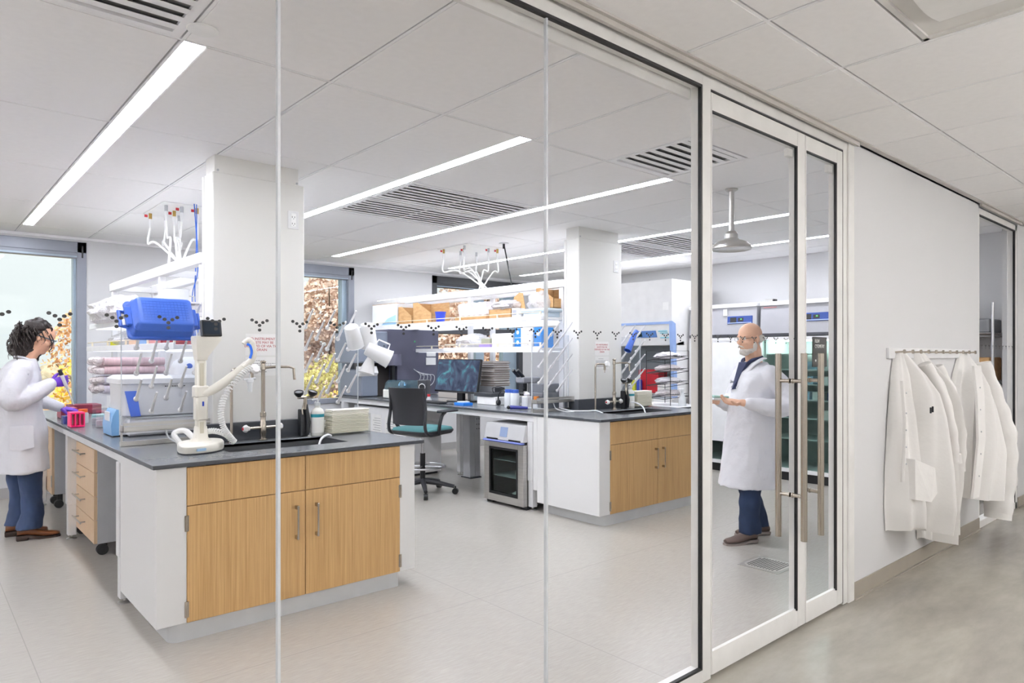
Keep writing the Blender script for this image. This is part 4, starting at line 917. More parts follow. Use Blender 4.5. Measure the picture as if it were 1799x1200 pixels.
# small sequencer-like box with blue cover
t = thing('benchtop_mixer', 'white box with tinted blue cover on the bench behind the chair back', 'instrument', (4.42, 6.75, .862))
MB().box(4.22, 6.70, .872, 4.52, 7.10, .975, .01).build('base', mat('warm_white', '#ecebe4', .4), t)
MB().loft([[(x + 4.37, y + 6.9, z) for x, y in rrect(w_, d_, .03)] for z, w_, d_ in ((.976, .29, .39), (1.05, .27, .37), (1.085, .22, .32))]).build('tinted_cover', mat('smoke_blue_cover', '#3c5560', .12, alpha=.75), t)
MB().ell((4.28, 6.76, 1.03), (.05, .05, .048)).build('blue_drum', mat('sky_blue', '#8cc4e8', .4), t)
for i, (x, y, r) in enumerate([(4.40, 6.50, 0)]):
    t = thing('speaker', 'black desktop speaker with two white ringed cones left of the monitor', 'speaker', (x, y, .862))
    T = TR((x, y, .862), 0, 0, R(38 - 90))
    MB().box(-.055, -.07, 0, .055, .07, .235, .006, T=T).build('cabinet', DGREY, t)
    for z, r_ in ((.065, .036), (.155, .036)):
        k = MB().tube([(r_ * math.cos(a), -.072, z + r_ * math.sin(a)) for a in [2 * math.pi * k / 24 for k in range(25)]], .005, 6, T=T).build('white_ring', WHITEM, t)
        MB().cyl((0, -.0705, z), (0, -.073, z), r_ - .004, seg=24, T=T).build('cone', BLACKP, k)
# monitor, facing the chair
t = thing('monitor', 'wide black monitor showing teal microscope images', 'monitor', (4.58, 6.05, .862))
T = TR((4.52, 6.04, 1.15), 0, 0, 0) @ TR((0, 0, 0), 0, R(9), 0)
MB().box(0, -.385, -.185, .03, .385, .185, .004, T=T).build('case', BLACKP, t)
m_ = bpy.data.materials.new('monitor_picture'); m_.use_nodes = True; nt_ = m_.node_tree; nt_.nodes.clear()
o_ = nt_.nodes.new('ShaderNodeOutputMaterial'); e_ = nt_.nodes.new('ShaderNodeEmission'); c_ = nt_.nodes.new('ShaderNodeTexCoord'); n_ = nt_.nodes.new('ShaderNodeTexNoise'); r_ = nt_.nodes.new('ShaderNodeValToRGB')
n_.inputs['Scale'].default_value = 6; n_.inputs['Detail'].default_value = 6; n_.inputs['Distortion'].default_value = 1.6
for k, (p, c) in enumerate([(.35, '#343b4d'), (.52, '#475064'), (.62, '#47697a'), (.75, '#5a919a')]):
    el = r_.color_ramp.elements[k] if k < 2 else r_.color_ramp.elements.new(p); el.position = p; el.color = lin(c)
nt_.links.new(c_.outputs['Object'], n_.inputs['Vector']); nt_.links.new(n_.outputs['Fac'], r_.inputs[0]); nt_.links.new(r_.outputs[0], e_.inputs[0]); nt_.links.new(e_.outputs[0], o_.inputs[0]); e_.inputs[1].default_value = .9
MB().box(-.0015, -.375, -.165, .001, .375, .175, T=T).build('screen', m_, t)
MB().box(.03, -.06, -.12, .06, .06, .0, T=T).box(4.56, 5.99, .875, 4.60, 6.09, 1.10).build('neck', BLACKP, t)
MB().box(4.48, 5.90, .863, 4.70, 6.18, .876, .004).build('stand_foot', BLACKP, t)
tag(MB().box(4.16, 5.86, .863, 4.30, 6.28, .879, .004).box(4.17, 5.87, .879, 4.29, 6.27, .884, .002).build('keyboard', BLACKP), 'black keyboard on the bench in front of the monitor', 'keyboard')
tag(MB().ell((4.22, 5.76, .865), (.032, .05, .022)).build('computer_mouse', DGREY), 'dark computer mouse to the right of the keyboard', 'mouse')
t = thing('flask', 'small clear flask with a red cap by the speaker', 'flask', (4.37, 6.36, .862))
MB().lathe([(0, 0), (.032, 0), (.034, .01), (.014, .055), (0, .055)], (4.37, 6.36, .863), 16).build('body', PLW, t); MB().lathe([(.016, .05), (.018, .078), (0, .078)], (4.37, 6.36, .863), 14).build('cap', RED, t)
t = thing('blue_tip_box', 'low blue box with a white top on the bench before the monitor', 'box', (4.28, 5.60, .862))
MB().box(4.20, 5.50, .863, 4.32, 5.66, .893, .003).build('base', mat('bright_blue', '#1f7ad8', .35), t); MB().box(4.215, 5.53, .893, 4.305, 5.63, .905, .003).build('white_lid', PLWS, t)
tag(MB().box(4.50, 5.36, .863, 4.68, 5.66, .945, .004).build('cardboard_carton', PAPER), 'plain white carton under the dark network box', 'carton')
t = thing('network_box', 'dark grey network box on top of the white carton', 'network box', (4.6, 5.5, .945)); MB().box(4.49, 5.40, .946, 4.72, 5.70, .985, .004).build('case', DGREY, t)
MB().tube(bez([(4.55, 5.45, .985), (4.50, 5.40, 1.04), (4.52, 5.28, 1.05), (4.56, 5.20, .98)]), .004, 6).build('cable', BLACKP, t)
t = thing('headphones', 'black headphones standing beside the white carton', 'headphones', (4.50, 5.24, .862))
MB().tube([(4.5, 5.24 + .075 * math.cos(R(a)), .93 + .085 * math.sin(R(a))) for a in range(-20, 201, 12)], .0075, 8).build('headband', BLACKP, t)
for s in (-1, 1): MB().ell((4.5, 5.24 + s * .07, .895), (.03, .018, .032)).build('ear_cup', BLACKP, t)
for i, (x, y) in enumerate([(4.43, 5.07), (4.42, 4.97)]):
    t = thing('wide_mouth_jar', ['left white jar with a blue screw cap', 'right white jar with a blue screw cap'][i], 'jar', (x, y, .862), 0, 'white jars with blue caps')
    MB().lathe([(0, 0), (.042, 0), (.045, .01), (.045, .13), (.036, .15), (0, .15)], (x, y, .863), 20).build('body', PLWS, t)
    MB().lathe([(.038, .146), (.038, .175), (.034, .178), (0, .178)], (x, y, .863), 20).build('cap', BLUE, t)
t = thing('reagent_bottle', 'clear square bottle with a white crumpled cap near the jars', 'bottle', (4.45, 4.83, .862))
MB().box(4.41, 4.79, .863, 4.49, 4.87, .985, .012).build('body', PLW, t); MB().ell((4.45, 4.83, 1.0), (.03, .035, .024), 9, 6).build('film_cap', FILMW, t)
t = thing('orange_capped_flask', 'clear flask with an orange cap left of the far peg rack', 'flask', (4.47, 4.72, .862))
MB().box(4.44, 4.68, .863, 4.50, 4.75, .955, .008).build('body', PLW, t); MB().cyl((4.47, 4.72, .955), (4.47, 4.72, .985), .026, seg=16).build('cap', mat('amber_orange', '#ee8b26', .4), t)
t = thing('pipette', 'blue electronic pipette lying at the bench edge', 'pipette', (4.30, 4.78, .862))
MB().tube([(4.235, 4.83, .885), (4.27, 4.80, .885), (4.36, 4.72, .88)], [.021, .018, .013], 12).build('body', mat('indigo_plastic', '#2b2f8a', .35), t)
MB().tube([(4.36, 4.72, .88), (4.44, 4.65, .875), (4.50, 4.60, .87)], [.008, .006, .003], 8).build('tip', PLWS, t); MB().ell((4.225, 4.84, .885), (.018, .018, .018)).build('knob', BLACKP, t)
t = thing('microscope', 'grey microscope behind the far left peg rack', 'microscope', (4.62, 4.95, .862))
MB().box(4.52, 4.90, .865, 4.74, 5.10, .90, .01).box(4.66, 4.94, .90, 4.74, 5.06, 1.14, .012).box(4.50, 4.94, 1.10, 4.74, 5.06, 1.16, .012).build('stand', mat('microscope_grey', '#9a9b9f', .4), t)
MB().box(4.50, 4.88, .98, 4.66, 5.12, 1.0, .003).cyl((4.58, 5.0, 1.10), (4.58, 5.0, 1.02), .022, seg=12).cyl((4.55, 4.985, 1.02), (4.55, 4.985, 1.05), .012, seg=10).build('stage', BLACKP, t)
MB().cyl((4.53, 4.97, 1.16), (4.45, 4.97, 1.23), .018, seg=12).cyl((4.53, 5.03, 1.16), (4.45, 5.03, 1.23), .018, seg=12).build('eyepieces', BLACKP, t)
tag(MB().box(4.50, 4.67, .863, 4.82, 4.86, 1.02, .006).box(4.51, 4.675, 1.02, 4.81, 4.85, 1.10, .004).build('power_supply', mat('slate_grey', '#6d7178', .45)), 'slate grey box behind the far left peg rack', 'box')
def papers(label, x0, y0, x1, y1, z, n, mm, h=.008):
    m = MB(); random.seed(n)
    for i in range(n):
        a, b = random.uniform(-.012, .012), random.uniform(-.012, .012); m.m = i % len(mm)
        m.box(x0 + a, y0 + b, z + i * h, x1 + a, y1 + b, z + (i + 1) * h - .001)
    return tag(m.build('pad_stack', mm), label, 'stack')
PADA = mat('grey_brown_pad', '#a59a93', .8); PADB = mat('light_pad', '#e6e2de', .8)
tag(MB().box(4.68, 5.60, 1.03, 4.845, 5.88, 1.04).box(4.68, 5.60, .863, 4.69, 5.88, 1.03).box(4.835, 5.60, .863, 4.845, 5.88, 1.03).build('monitor_riser', GREYW), 'grey metal riser under the tall pad stack', 'riser')
papers('tall stack of brown-grey absorbent pads right of the monitor', 4.70, 5.62, 4.92, 5.86, 1.041, 34, [PADA, PADA, PADB])
# items on the right shelves
def openbox(label, x0, x1, y0, y1, z, h, m_=None, slope=True, name='cardboard_box'):
    m = MB(); t_ = .004
    m.box(x0, y0, z, x1, y1, z + t_)
    m.prism([(y0, z), (y1, z), (y1, z + h), (y0 + (y1 - y0) * .75, z + h), (y0, z + h * (.45 if slope else 1))], 'x', x0, x0 + t_).prism([(y0, z), (y1, z), (y1, z + h), (y0, z + h)], 'x', x1 - t_, x1)
    m.box(x0, y0, z, x1, y0 + t_, z + h * (.45 if slope else 1)).box(x0, y1 - t_, z, x1, y1, z + h)
    return tag(m.build(name, m_ or CARD), label, 'box')
zu, zl = 1.7365, 1.4465
t = thing('white_printed_carton', 'large white carton with a blue swoosh on the upper right shelf', 'carton', (4.58, 7.45, zu))
MB().box(4.44, 7.15, zu, 4.72, 7.72, zu + .27, .003).build('carton', mat('carton_white', '#f3f5f8', .5), t); MB().prism([(7.16, zu + .01), (7.5, zu + .01), (7.35, zu + .09), (7.16, zu + .13)], 'x', 4.4385, 4.4405).build('blue_swoosh', mat('swoosh', '#a9d3f2', .5), t)
MB().box(4.44, 7.15, zu + .27, 4.56, 7.72, zu + .275, T=None).build('flap', CARD, t)
openbox('open cardboard box with torn front on the upper right shelf', 4.45, 4.68, 6.83, 7.12, zu, .22)
openbox('open white-fronted cardboard box left of the blue cup', 4.45, 4.70, 6.42, 6.80, zu, .25)
tag(MB().lathe([(0, 0), (.045, 0), (.06, .12), (.065, .12), (.065, .127), (.05, .127), (.04, .008), (0, .008)], (4.50, 6.32, zu), 20).build('blue_cup', mat('royal_blue', '#2b45c0', .35)), 'royal blue cup on the upper right shelf', 'cup')
tag(MB().box(4.45, 5.45, zu, 4.62, 5.98, zu + .045, .003).build('cardboard_tray', CARD), 'flat cardboard tray holding white packs on the upper shelf', 'tray')
for i in range(5): tag(MB().box(-.05, -.045, 0, .05, .045, .15, .012, T=TR((4.54, 5.92 - i * .098, zu + .046), R(-12), 0, 0)).build('white_pack', FILMW), 'white film-wrapped pack leaning in the cardboard tray', 'pack', 'white packs leaning in the cardboard tray')
openbox('low cardboard box topped with clear bags on the upper shelf', 4.45, 4.66, 5.06, 5.40, zu, .10, slope=False)
bag('plastic_bag', 'clear bag spilling over the low cardboard box on the upper shelf', (4.55, 5.22, zu + .09), (.12, .2, .06), FILM, 21)
bag('plastic_bag', 'clear bag lying at the window side of the lower right shelf', (4.52, 5.75, zl), (.12, .26, .09), FILM, 23)
bag('plastic_bag', 'crumpled clear film bag between the tall cardboard flaps', (4.60, 4.80, zu + .05), (.10, .14, .12), FILM, 25)
tag(MB().prism([(5.08, zu + .0), (5.20, zu), (5.14, zu + .22), (5.06, zu + .26)], 'x', 4.56, 4.565).prism([(4.94, zu), (5.08, zu), (5.06, zu + .26), (5.0, zu + .25)], 'x', 4.55, 4.555).build('cardboard_flap', CARD), 'tall bent cardboard flaps on the upper right shelf', 'cardboard')
tag(MB().box(4.50, 4.64, zu, 4.76, 4.94, zu + .05, .006).box(4.48, 4.60, zu + .05, 4.78, 4.96, zu + .085, .012).build('folded_wraps', mat('pale_blue_wrap', '#d4e3ee', .6)), 'pale blue folded wraps near the column end of the shelf', 'wraps')
openbox('large kraft cardboard box at the column end of the upper shelf', 4.60, 4.84, 4.62, 4.86, zu + .09, .20)
t = thing('small_white_carton', 'small white carton with printed panel on the upper shelf', 'carton', (4.5, 5.0, zu)); MB().box(4.45, 4.97, zu, 4.56, 5.05, zu + .10, .003).build('carton', PAPER, t); MB().box(4.4485, 4.98, zu + .03, 4.45, 5.04, zu + .08).build('label', mat('label_grey', '#a8adb8', .6), t)
tag(MB().box(4.43, 5.36, zl, 4.58, 5.54, zl + .045, .003).build('glove_box', mat('violet_box', '#a894cf', .5)), 'violet glove box on the lower right shelf', 'box')
tag(MB().box(4.44, 5.37, zl + .046, 4.57, 5.52, zl + .10, .006).build('olive_pack', mat('olive_grey', '#a3a58f', .6)), 'grey-green pack on top of the violet glove box', 'pack')
tag(MB().box(4.42, 5.0, zl, 4.66, 5.32, zl + .145, .003).build('white_carton', mat('carton_white2', '#efefec', .55)), 'plain white carton on the lower right shelf', 'carton')
BL1 = mat('wipes_blue', '#2f86d6', .45)
def wipes(label, y0, y1, z, h):
    t = thing('wipes_box', label, 'wipes box', (4.5, (y0 + y1) / 2, z), 0, None); yb = y1 - (y1 - y0) * .35
    MB().box(4.42, y0, z, 4.60, y1, z + h, .002).build('carton', PAPER, t)
    MB().box(4.4185, yb, z + .004, 4.4205, y1 - .001, z + h - .002).box(4.4187, y1 - .0, z + .004, 4.6, y1 + .0008, z + h - .002).build('blue_panel', BL1, t)
    MB().cyl((4.418, (yb + y1) / 2, z + h * .55), (4.4172, (yb + y1) / 2, z + h * .55), h * .2, seg=18).build('white_roundel', PAPER, t)
    q = MB(); q.box(4.4182, y0 + .03, z + h * .62, 4.42, y0 + .045, z + h * .75).box(4.4182, y0 + .06, z + h * .3, 4.42, y0 + .066, z + h * .36); q.build('print', mat('print_dark', '#5a3a48', .5), t)
wipes('lower of two stacked blue and white wipes boxes left of the glass joint', 4.72, 4.97, zl, .095)
wipes('upper of two stacked blue and white wipes boxes left of the glass joint', 4.72, 4.97, zl + .096, .095)
wipes('lower blue and white wipes box at the column end of the shelf', 4.595, 4.71, zl, .095) if 0 else None
t = thing('tall_wipes_box', 'tall blue box with a white roundel on the lower shelf', 'wipes box', (4.45, 4.66, zl)); MB().box(4.42, 4.60, zl, 4.58, 4.70, zl + .19, .002).build('carton', BL1, t); MB().cyl((4.419, 4.65, zl + .13), (4.4175, 4.65, zl + .13), .018, seg=16).build('white_roundel', PAPER, t)
# undercounter cabinet with taped notices, glass-door fridge
t = thing('undercounter_freezer', 'white undercounter freezer with papers taped to it behind the chair', 'freezer', (4.5, 7.05, 0))
MB().box(4.20, 6.55, .03, 4.68, 7.75, .755, .006).build('body', WHITEM, t); MB().box(4.24, 6.6, 0, 4.66, 7.7, .03).build('plinth', DGREY, t)
for (y, z) in ((7.2, .52), (6.9, .5)):
    p_ = MB().box(4.197, y - .11, z - .15, 4.199, y + .11, z + .15).build('notice_sheet', PAPER, t); k = MB()
    for i in range(9): k.box(4.1955, y - .09, z - .12 + i * .028, 4.197, y + .05 + .03 * (i % 2), z - .116 + i * .028)
    k.build('print', MATS['grey_ink'], p_)
t = thing('glass_door_refrigerator', 'steel undercounter refrigerator with glass door and blue rail', 'refrigerator', (4.35, 4.74, 0))
FX, FY0, FY1 = 4.075, 4.47, 5.02
m = MB(); m.box(FX + .05, FY0 + .01, .025, FX + .56, FY1 - .01, .045, .0).box(FX + .05, FY0 + .01, .045, FX + .56, FY0 + .03, .70).box(FX + .05, FY1 - .03, .045, FX + .56, FY1 - .01, .70).box(FX + .54, FY0 + .03, .045, FX + .56, FY1 - .03, .70).box(FX + .05, FY0 + .01, .58, FX + .56, FY1 - .01, .70)
m.build('body', STEEL, t)
MB().prism([(FX - .0, .60), (FX + .03, .745), (FX + .56, .755), (FX + .56, .70), (FX + .05, .60)], 'y', FY0 + .005, FY1 - .005).build('control_panel', mat('panel_silver', '#c3c3c4', .35), t)
MB().prism([(FX + .0025, .63), (FX + .021, .718), (FX + .024, .717), (FX + .006, .629)], 'y', 4.70, 4.80).build('display', mat('lcd_blue_grey', '#8b9dbf', .3), t)
q = MB()
for a, b in ((FY0 + .04, FY0 + .20), (FY1 - .20, FY1 - .04)): q.box(FX + .0, a, .598, FX + .03, b, .612)
q.build('vent_slots', BLACK, t)
m = MB(); m.box(FX, FY0, .03, FX + .045, FY0 + .075, .575, .003).box(FX, FY1 - .075, .03, FX + .045, FY1, .575, .003).box(FX + .0005, FY0 + .075, .03, FX + .0445, FY1 - .075, .095, .002).box(FX + .0005, FY0 + .075, .53, FX + .0445, FY1 - .075, .575, .002)
dr = m.build('door', STEEL, t)
MB().box(FX + .0, FY0 + .075, .095, FX + .04, FY0 + .095, .53).box(FX, FY1 - .095, .095, FX + .04, FY1 - .075, .53).box(FX, FY0 + .095, .095, FX + .04, FY1 - .095, .115).box(FX, FY0 + .095, .51, FX + .04, FY1 - .095, .53).build('black_gasket', BLACK, dr)
MB().box(FX + .012, FY0 + .095, .115, FX + .018, FY1 - .095, .51).build('door_glass', GLASSD, dr)
MB().box(FX - .018, FY0 + .01, .578, FX + .03, FY1 - .0, .596, .006).build('blue_rail', mat('rail_blue', '#6a78c0', .35), dr)
for z in (.25, .40): MB().box(FX + .07, FY0 + .03, z, FX + .50, FY1 - .03, z + .006).build('wire_shelf', mat('shelf_grey', '#c0c2c4', .4), t)
for i, (y, z, cc) in enumerate([(4.60, .407, '#d8d2cc'), (4.58, .257, '#e2e4e2'), (4.68, .257, '#b9aaa2'), (4.62, .05, '#a85548'), (4.72, .05, '#e8e4e0')]):
    tag(MB().ell((FX + .16, y, z + .035), (.06, .055, .034), 9, 6).build('sample_bag', mat('sample_bag_%d' % i, cc, .3, bump=(50, .8, .02))), 'bagged samples inside the glass-door refrigerator', 'bag', 'bagged samples in the undercounter refrigerator')
MB().box(FX + .04, FY0, .0, FX + .12, FY0 + .08, .03).box(FX + .04, FY1 - .08, 0, FX + .12, FY1, .03).box(FX + .45, FY0, 0, FX + .53, FY0 + .08, .03).box(FX + .45, FY1 - .08, 0, FX + .53, FY1, .03).build('feet', BLACKP, t)
# drafting chair
t = thing('drafting_chair', 'black drafting chair with teal seat and foot ring', 'chair', (3.90, 5.66, 0))
T = TR((3.85, 5.71, 0), 0, 0, R(15)); CP = mat('chair_plastic', '#2b2c30', .4)
sp_ = [[(x, y, z) for x, y in rrect(w_, d_, .09)] for z, w_, d_ in ((.60, .38, .36), (.615, .46, .46), (.64, .48, .48), (.66, .46, .46), (.668, .40, .40))]
MB().loft(sp_, T=T).build('seat', TEAL, t, 60)
MB().loft([[(x, y, z) for x, y in rrect(w_, d_, .09)] for z, w_, d_ in ((.575, .25, .25), (.60, .46, .46), (.625, .49, .49), (.64, .485, .485))], T=T).build('seat_pan', CP, t, 60)
rows = []
for i in range(9):
    z = .70 + .36 * i / 8; xb = -.235 - .05 * (i / 8) + .02 * math.sin(i / 8 * math.pi); wd = .205 + .02 * (i / 8)
    rows.append([(xb + .045 * (k / 6 - 1) ** 2 * 1.2, wd * (k / 6 - 1), z) for k in range(13)] + [(xb - .028 + .045 * (k / 6 - 1) ** 2 * 1.2, wd * (k / 6 - 1), z) for k in range(12, -1, -1)])
MB().loft(rows, T=T).build('backrest', CP, t, 50)
for s in (-1, 1):
    MB().tube(bez([(.02, s * .20, .60), (-.18, s * .24, .61), (-.235, s * .235, .68), (-.22, s * .225, .85), (-.235, s * .215, 1.04)]), .016, 8, T=T).build('back_frame', CP, t)
    a = MB().tube(bez([(-.04, s * .24, .61), (-.08, s * .285, .70), (-.05, s * .29, .79), (.0, s * .29, .825)]), .017, 8, T=T).build('arm_support', CP, t)
    MB().box(-.10, s * .29 - .035, .82, .17, s * .29 + .035, .842, .009, T=T).build('armrest', CP, t)
MB().cyl((0, 0, .10), (0, 0, .40), .026, seg=16, T=T).build('gas_column', BLACKP, t); MB().cyl((0, 0, .40), (0, 0, .58), .014, seg=14, T=T).build('piston', CHROME, t)
m = MB(); m.tube([(.22 * math.cos(2 * math.pi * k / 32), .22 * math.sin(2 * math.pi * k / 32), .27) for k in range(33)], .010, 8, T=T)
for k in range(4): a = k * math.pi / 2 + .4; m.cyl((.02 * math.cos(a), .02 * math.sin(a), .27), (.215 * math.cos(a), .215 * math.sin(a), .27), .007, seg=8, T=T)
m.build('foot_ring', CHROME, t)
for k in range(5):
    a = R(-62 + 72 * k); c, s = math.cos(a), math.sin(a)
    l = MB().tube([(.02 * c, .02 * s, .125), (.17 * c, .17 * s, .105), (.32 * c, .32 * s, .075)], [.03, .024, .018], 8, T=T).build('base_leg', CP, t)
    MB().cyl((.33 * c - .02 * s, .33 * s + .02 * c, .030), (.33 * c + .02 * s, .33 * s - .02 * c, .030), .030, seg=18, T=T).cyl((.33 * c, .33 * s, .03), (.33 * c, .33 * s, .08), .008, seg=8, T=T).build('caster', BLACK, l)
# ================================================================= FAR RIGHT SIDE
t = thing('biosafety_cabinet', 'tall white biosafety cabinet with blue trim behind the far column', 'safety cabinet', (7.4, 5.55, 0))
BX, B0, B1 = 6.92, 4.93, 6.25
BLT = mat('trim_blue', '#8fa9d8', .4)
m = MB(); m.prism([(BX + .10, 1.50), (BX, 1.76), (BX - .0, 2.30), (7.70, 2.30), (7.70, 1.50)], 'y', B0, B1)
m.prism([(BX + .05, .84), (BX + .25, .84), (BX + .25, 1.55), (BX + .10, 1.52)], 'y', B0, B0 + .04).prism([(BX + .05, .84), (BX + .25, .84), (BX + .25, 1.55), (BX + .10, 1.52)], 'y', B1 - .04, B1)
m.box(BX + .25, B0, .84, 7.70, B0 + .04, 1.5).box(BX + .25, B1 - .04, .84, 7.70, B1, 1.5)
m.build('body', mat('cabinet_ivory', '#e6e5e4', .4), t)
MB().box(7.55, B0 + .04, .90, 7.69, B1 - .04, 1.5).box(BX + .08, B0 + .04, .84, 7.69, B1 - .04, .89).build('steel_interior', mat('interior_steel', '#a2a6aa', .4, .4), t)
MB().box(BX + .06, B0 + .04, .78, 7.69, B1 - .04, .84, .004).build('work_ledge', WHITEM, t)
q = MB(); q.prism([(BX - .008, 1.755), (BX - .008, 1.785), (BX + .01, 1.785), (BX + .01, 1.755)], 'y', B0, B1).prism([(BX + .04, .86), (BX + .10, .86), (BX + .06, 1.76), (BX - .01, 1.79)], 'y', B0 - .012, B0 + .035)
q.build('blue_trim', BLT, t)
T = TR((BX + .045, 5.35, 1.64), 0, R(-21), 0)
MB().box(-.006, -.16, -.045, .006, .16, .045, .003, T=T).build('display_panel', mat('display_navy', '#5f86c4', .3), t)
MB().box(-.008, .06, -.03, -.004, .14, .03, T=T).build('display', mat('display_dark', '#24363c', .2), t)
MB().box(-.008, -.33, .03, .0, -.20, .042, T=T).box(-.008, -.33, .006, .0, -.22, .015, T=T).box(-.008, -.33, -.055, .0, -.21, -.044, T=T).build('cyan_print', mat('cyan_print', '#7cc8d8', .5), t)
MB().box(BX + .12, B0 + .04, 1.28, BX + .124, B1 - .04, 1.52).build('sash_glass', GLASSC, t)
MB().box(BX - .004, 4.98, 1.93, BX - .001, 5.06, 2.02).build('notice_sheet', PAPER, t)
for a in (B0 + .05, B1 - .1):
    MB().box(BX + .15, a, 0, BX + .22, a + .05, .78, .003).build('stand_leg', WHITEM, t); MB().box(7.60, a, 0, 7.66, a + .05, .78, .003).build('stand_leg', WHITEM, t)
for nm, x, y, w_, d_, h_, mm, lab in [('waste_bag', 7.3, 5.5, .2, .32, .30, RED, 'red waste bag box inside the safety cabinet'), ('carton', 7.2, 5.22, .1, .2, .14, PADB, 'grey-white carton inside the safety cabinet'), ('aqua_box', 7.2, 5.05, .04, .12, .16, mat('aqua_card', '#a7dfe4', .5), 'pale aqua card inside the safety cabinet'), ('bottle_group', 7.15, 5.68, .06, .06, .16, YEL, 'yellow-topped bottle inside the safety cabinet'), ('bottle_group', 7.15, 5.60, .06, .06, .17, BLUED, 'blue-topped bottle inside the safety cabinet')]:
    tag(MB().box(x - w_ / 2, y - d_ / 2, .891, x + w_ / 2, y + d_ / 2, .891 + h_, .01).build(nm.replace('bottle_group', 'square_bottle'), mm), lab, nm.split('_')[0].replace('waste', 'bag').replace('aqua', 'card'))
# wire basket stack with bags, spray bottle, low counter
t = thing('wire_basket_rack', 'tilted wire basket rack stuffed with film bags by the glass door post', 'rack', (5.95, 4.25, .86))
for k in range(4):
    m = MB(); z = .93 + k * .13
    for i in range(9): m.cyl((5.82 + i * .035, 4.15, z + .05 - .0), (5.82 + i * .035, 4.45, z), .002, seg=5)
    m.tube([(5.80, 4.15, z + .05), (6.12, 4.15, z + .02), (6.12, 4.45, z - .03), (5.80, 4.45, z), (5.80, 4.15, z + .05)], .003, 6)
    m.build('shelf', BLACKP, t)
MB().tube([(5.80, 4.15, .864), (5.80, 4.15, 1.42), (5.80, 4.45, 1.42), (5.80, 4.45, .864)], .004, 6).tube([(6.12, 4.15, .864), (6.12, 4.15, 1.42), (6.12, 4.45, 1.42), (6.12, 4.45, .864)], .004, 6).build('frame', BLACKP, t)
for k in range(4): bag('film_bag', ['lowest', 'second', 'third', 'topmost'][k] + ' rosy film bag in the wire basket rack', (5.94, 4.28, .95 + k * .13), (.15, .12, .04), FILMW if k % 2 else MATS['crumpled_film'], 31 + k)
tag(counter('side_table_top', 5.70, 6.22, 3.98, 4.75, .86, 'white side table top under the wire basket rack'), 'white side table top under the wire basket rack', 'table'); 
st = [o for o in C.objects if o.name == 'side_table_top'][0]; st.data.materials[0] = WHITEM
for x in (5.74, 6.18):
    for y in (4.03, 4.70): MB().box(x - .02, y - .02, 0, x + .02, y + .02, .838).build('leg', WHITEM, st)
t = thing('spray_bottle', 'white trigger spray bottle by the wire basket rack', 'spray bottle', (5.86, 4.05, .86))
MB().lathe([(0, 0), (.038, 0), (.04, .01), (.036, .07), (.016, .13), (.013, .15), (0, .15)], (5.86, 4.05, .861), 16).build('body', PLWS, t); MB().box(5.81, 4.035, 1.012, 5.88, 4.065, 1.04, .006).box(5.83, 4.045, .97, 5.838, 4.055, 1.015).build('trigger', WHITEM, t)
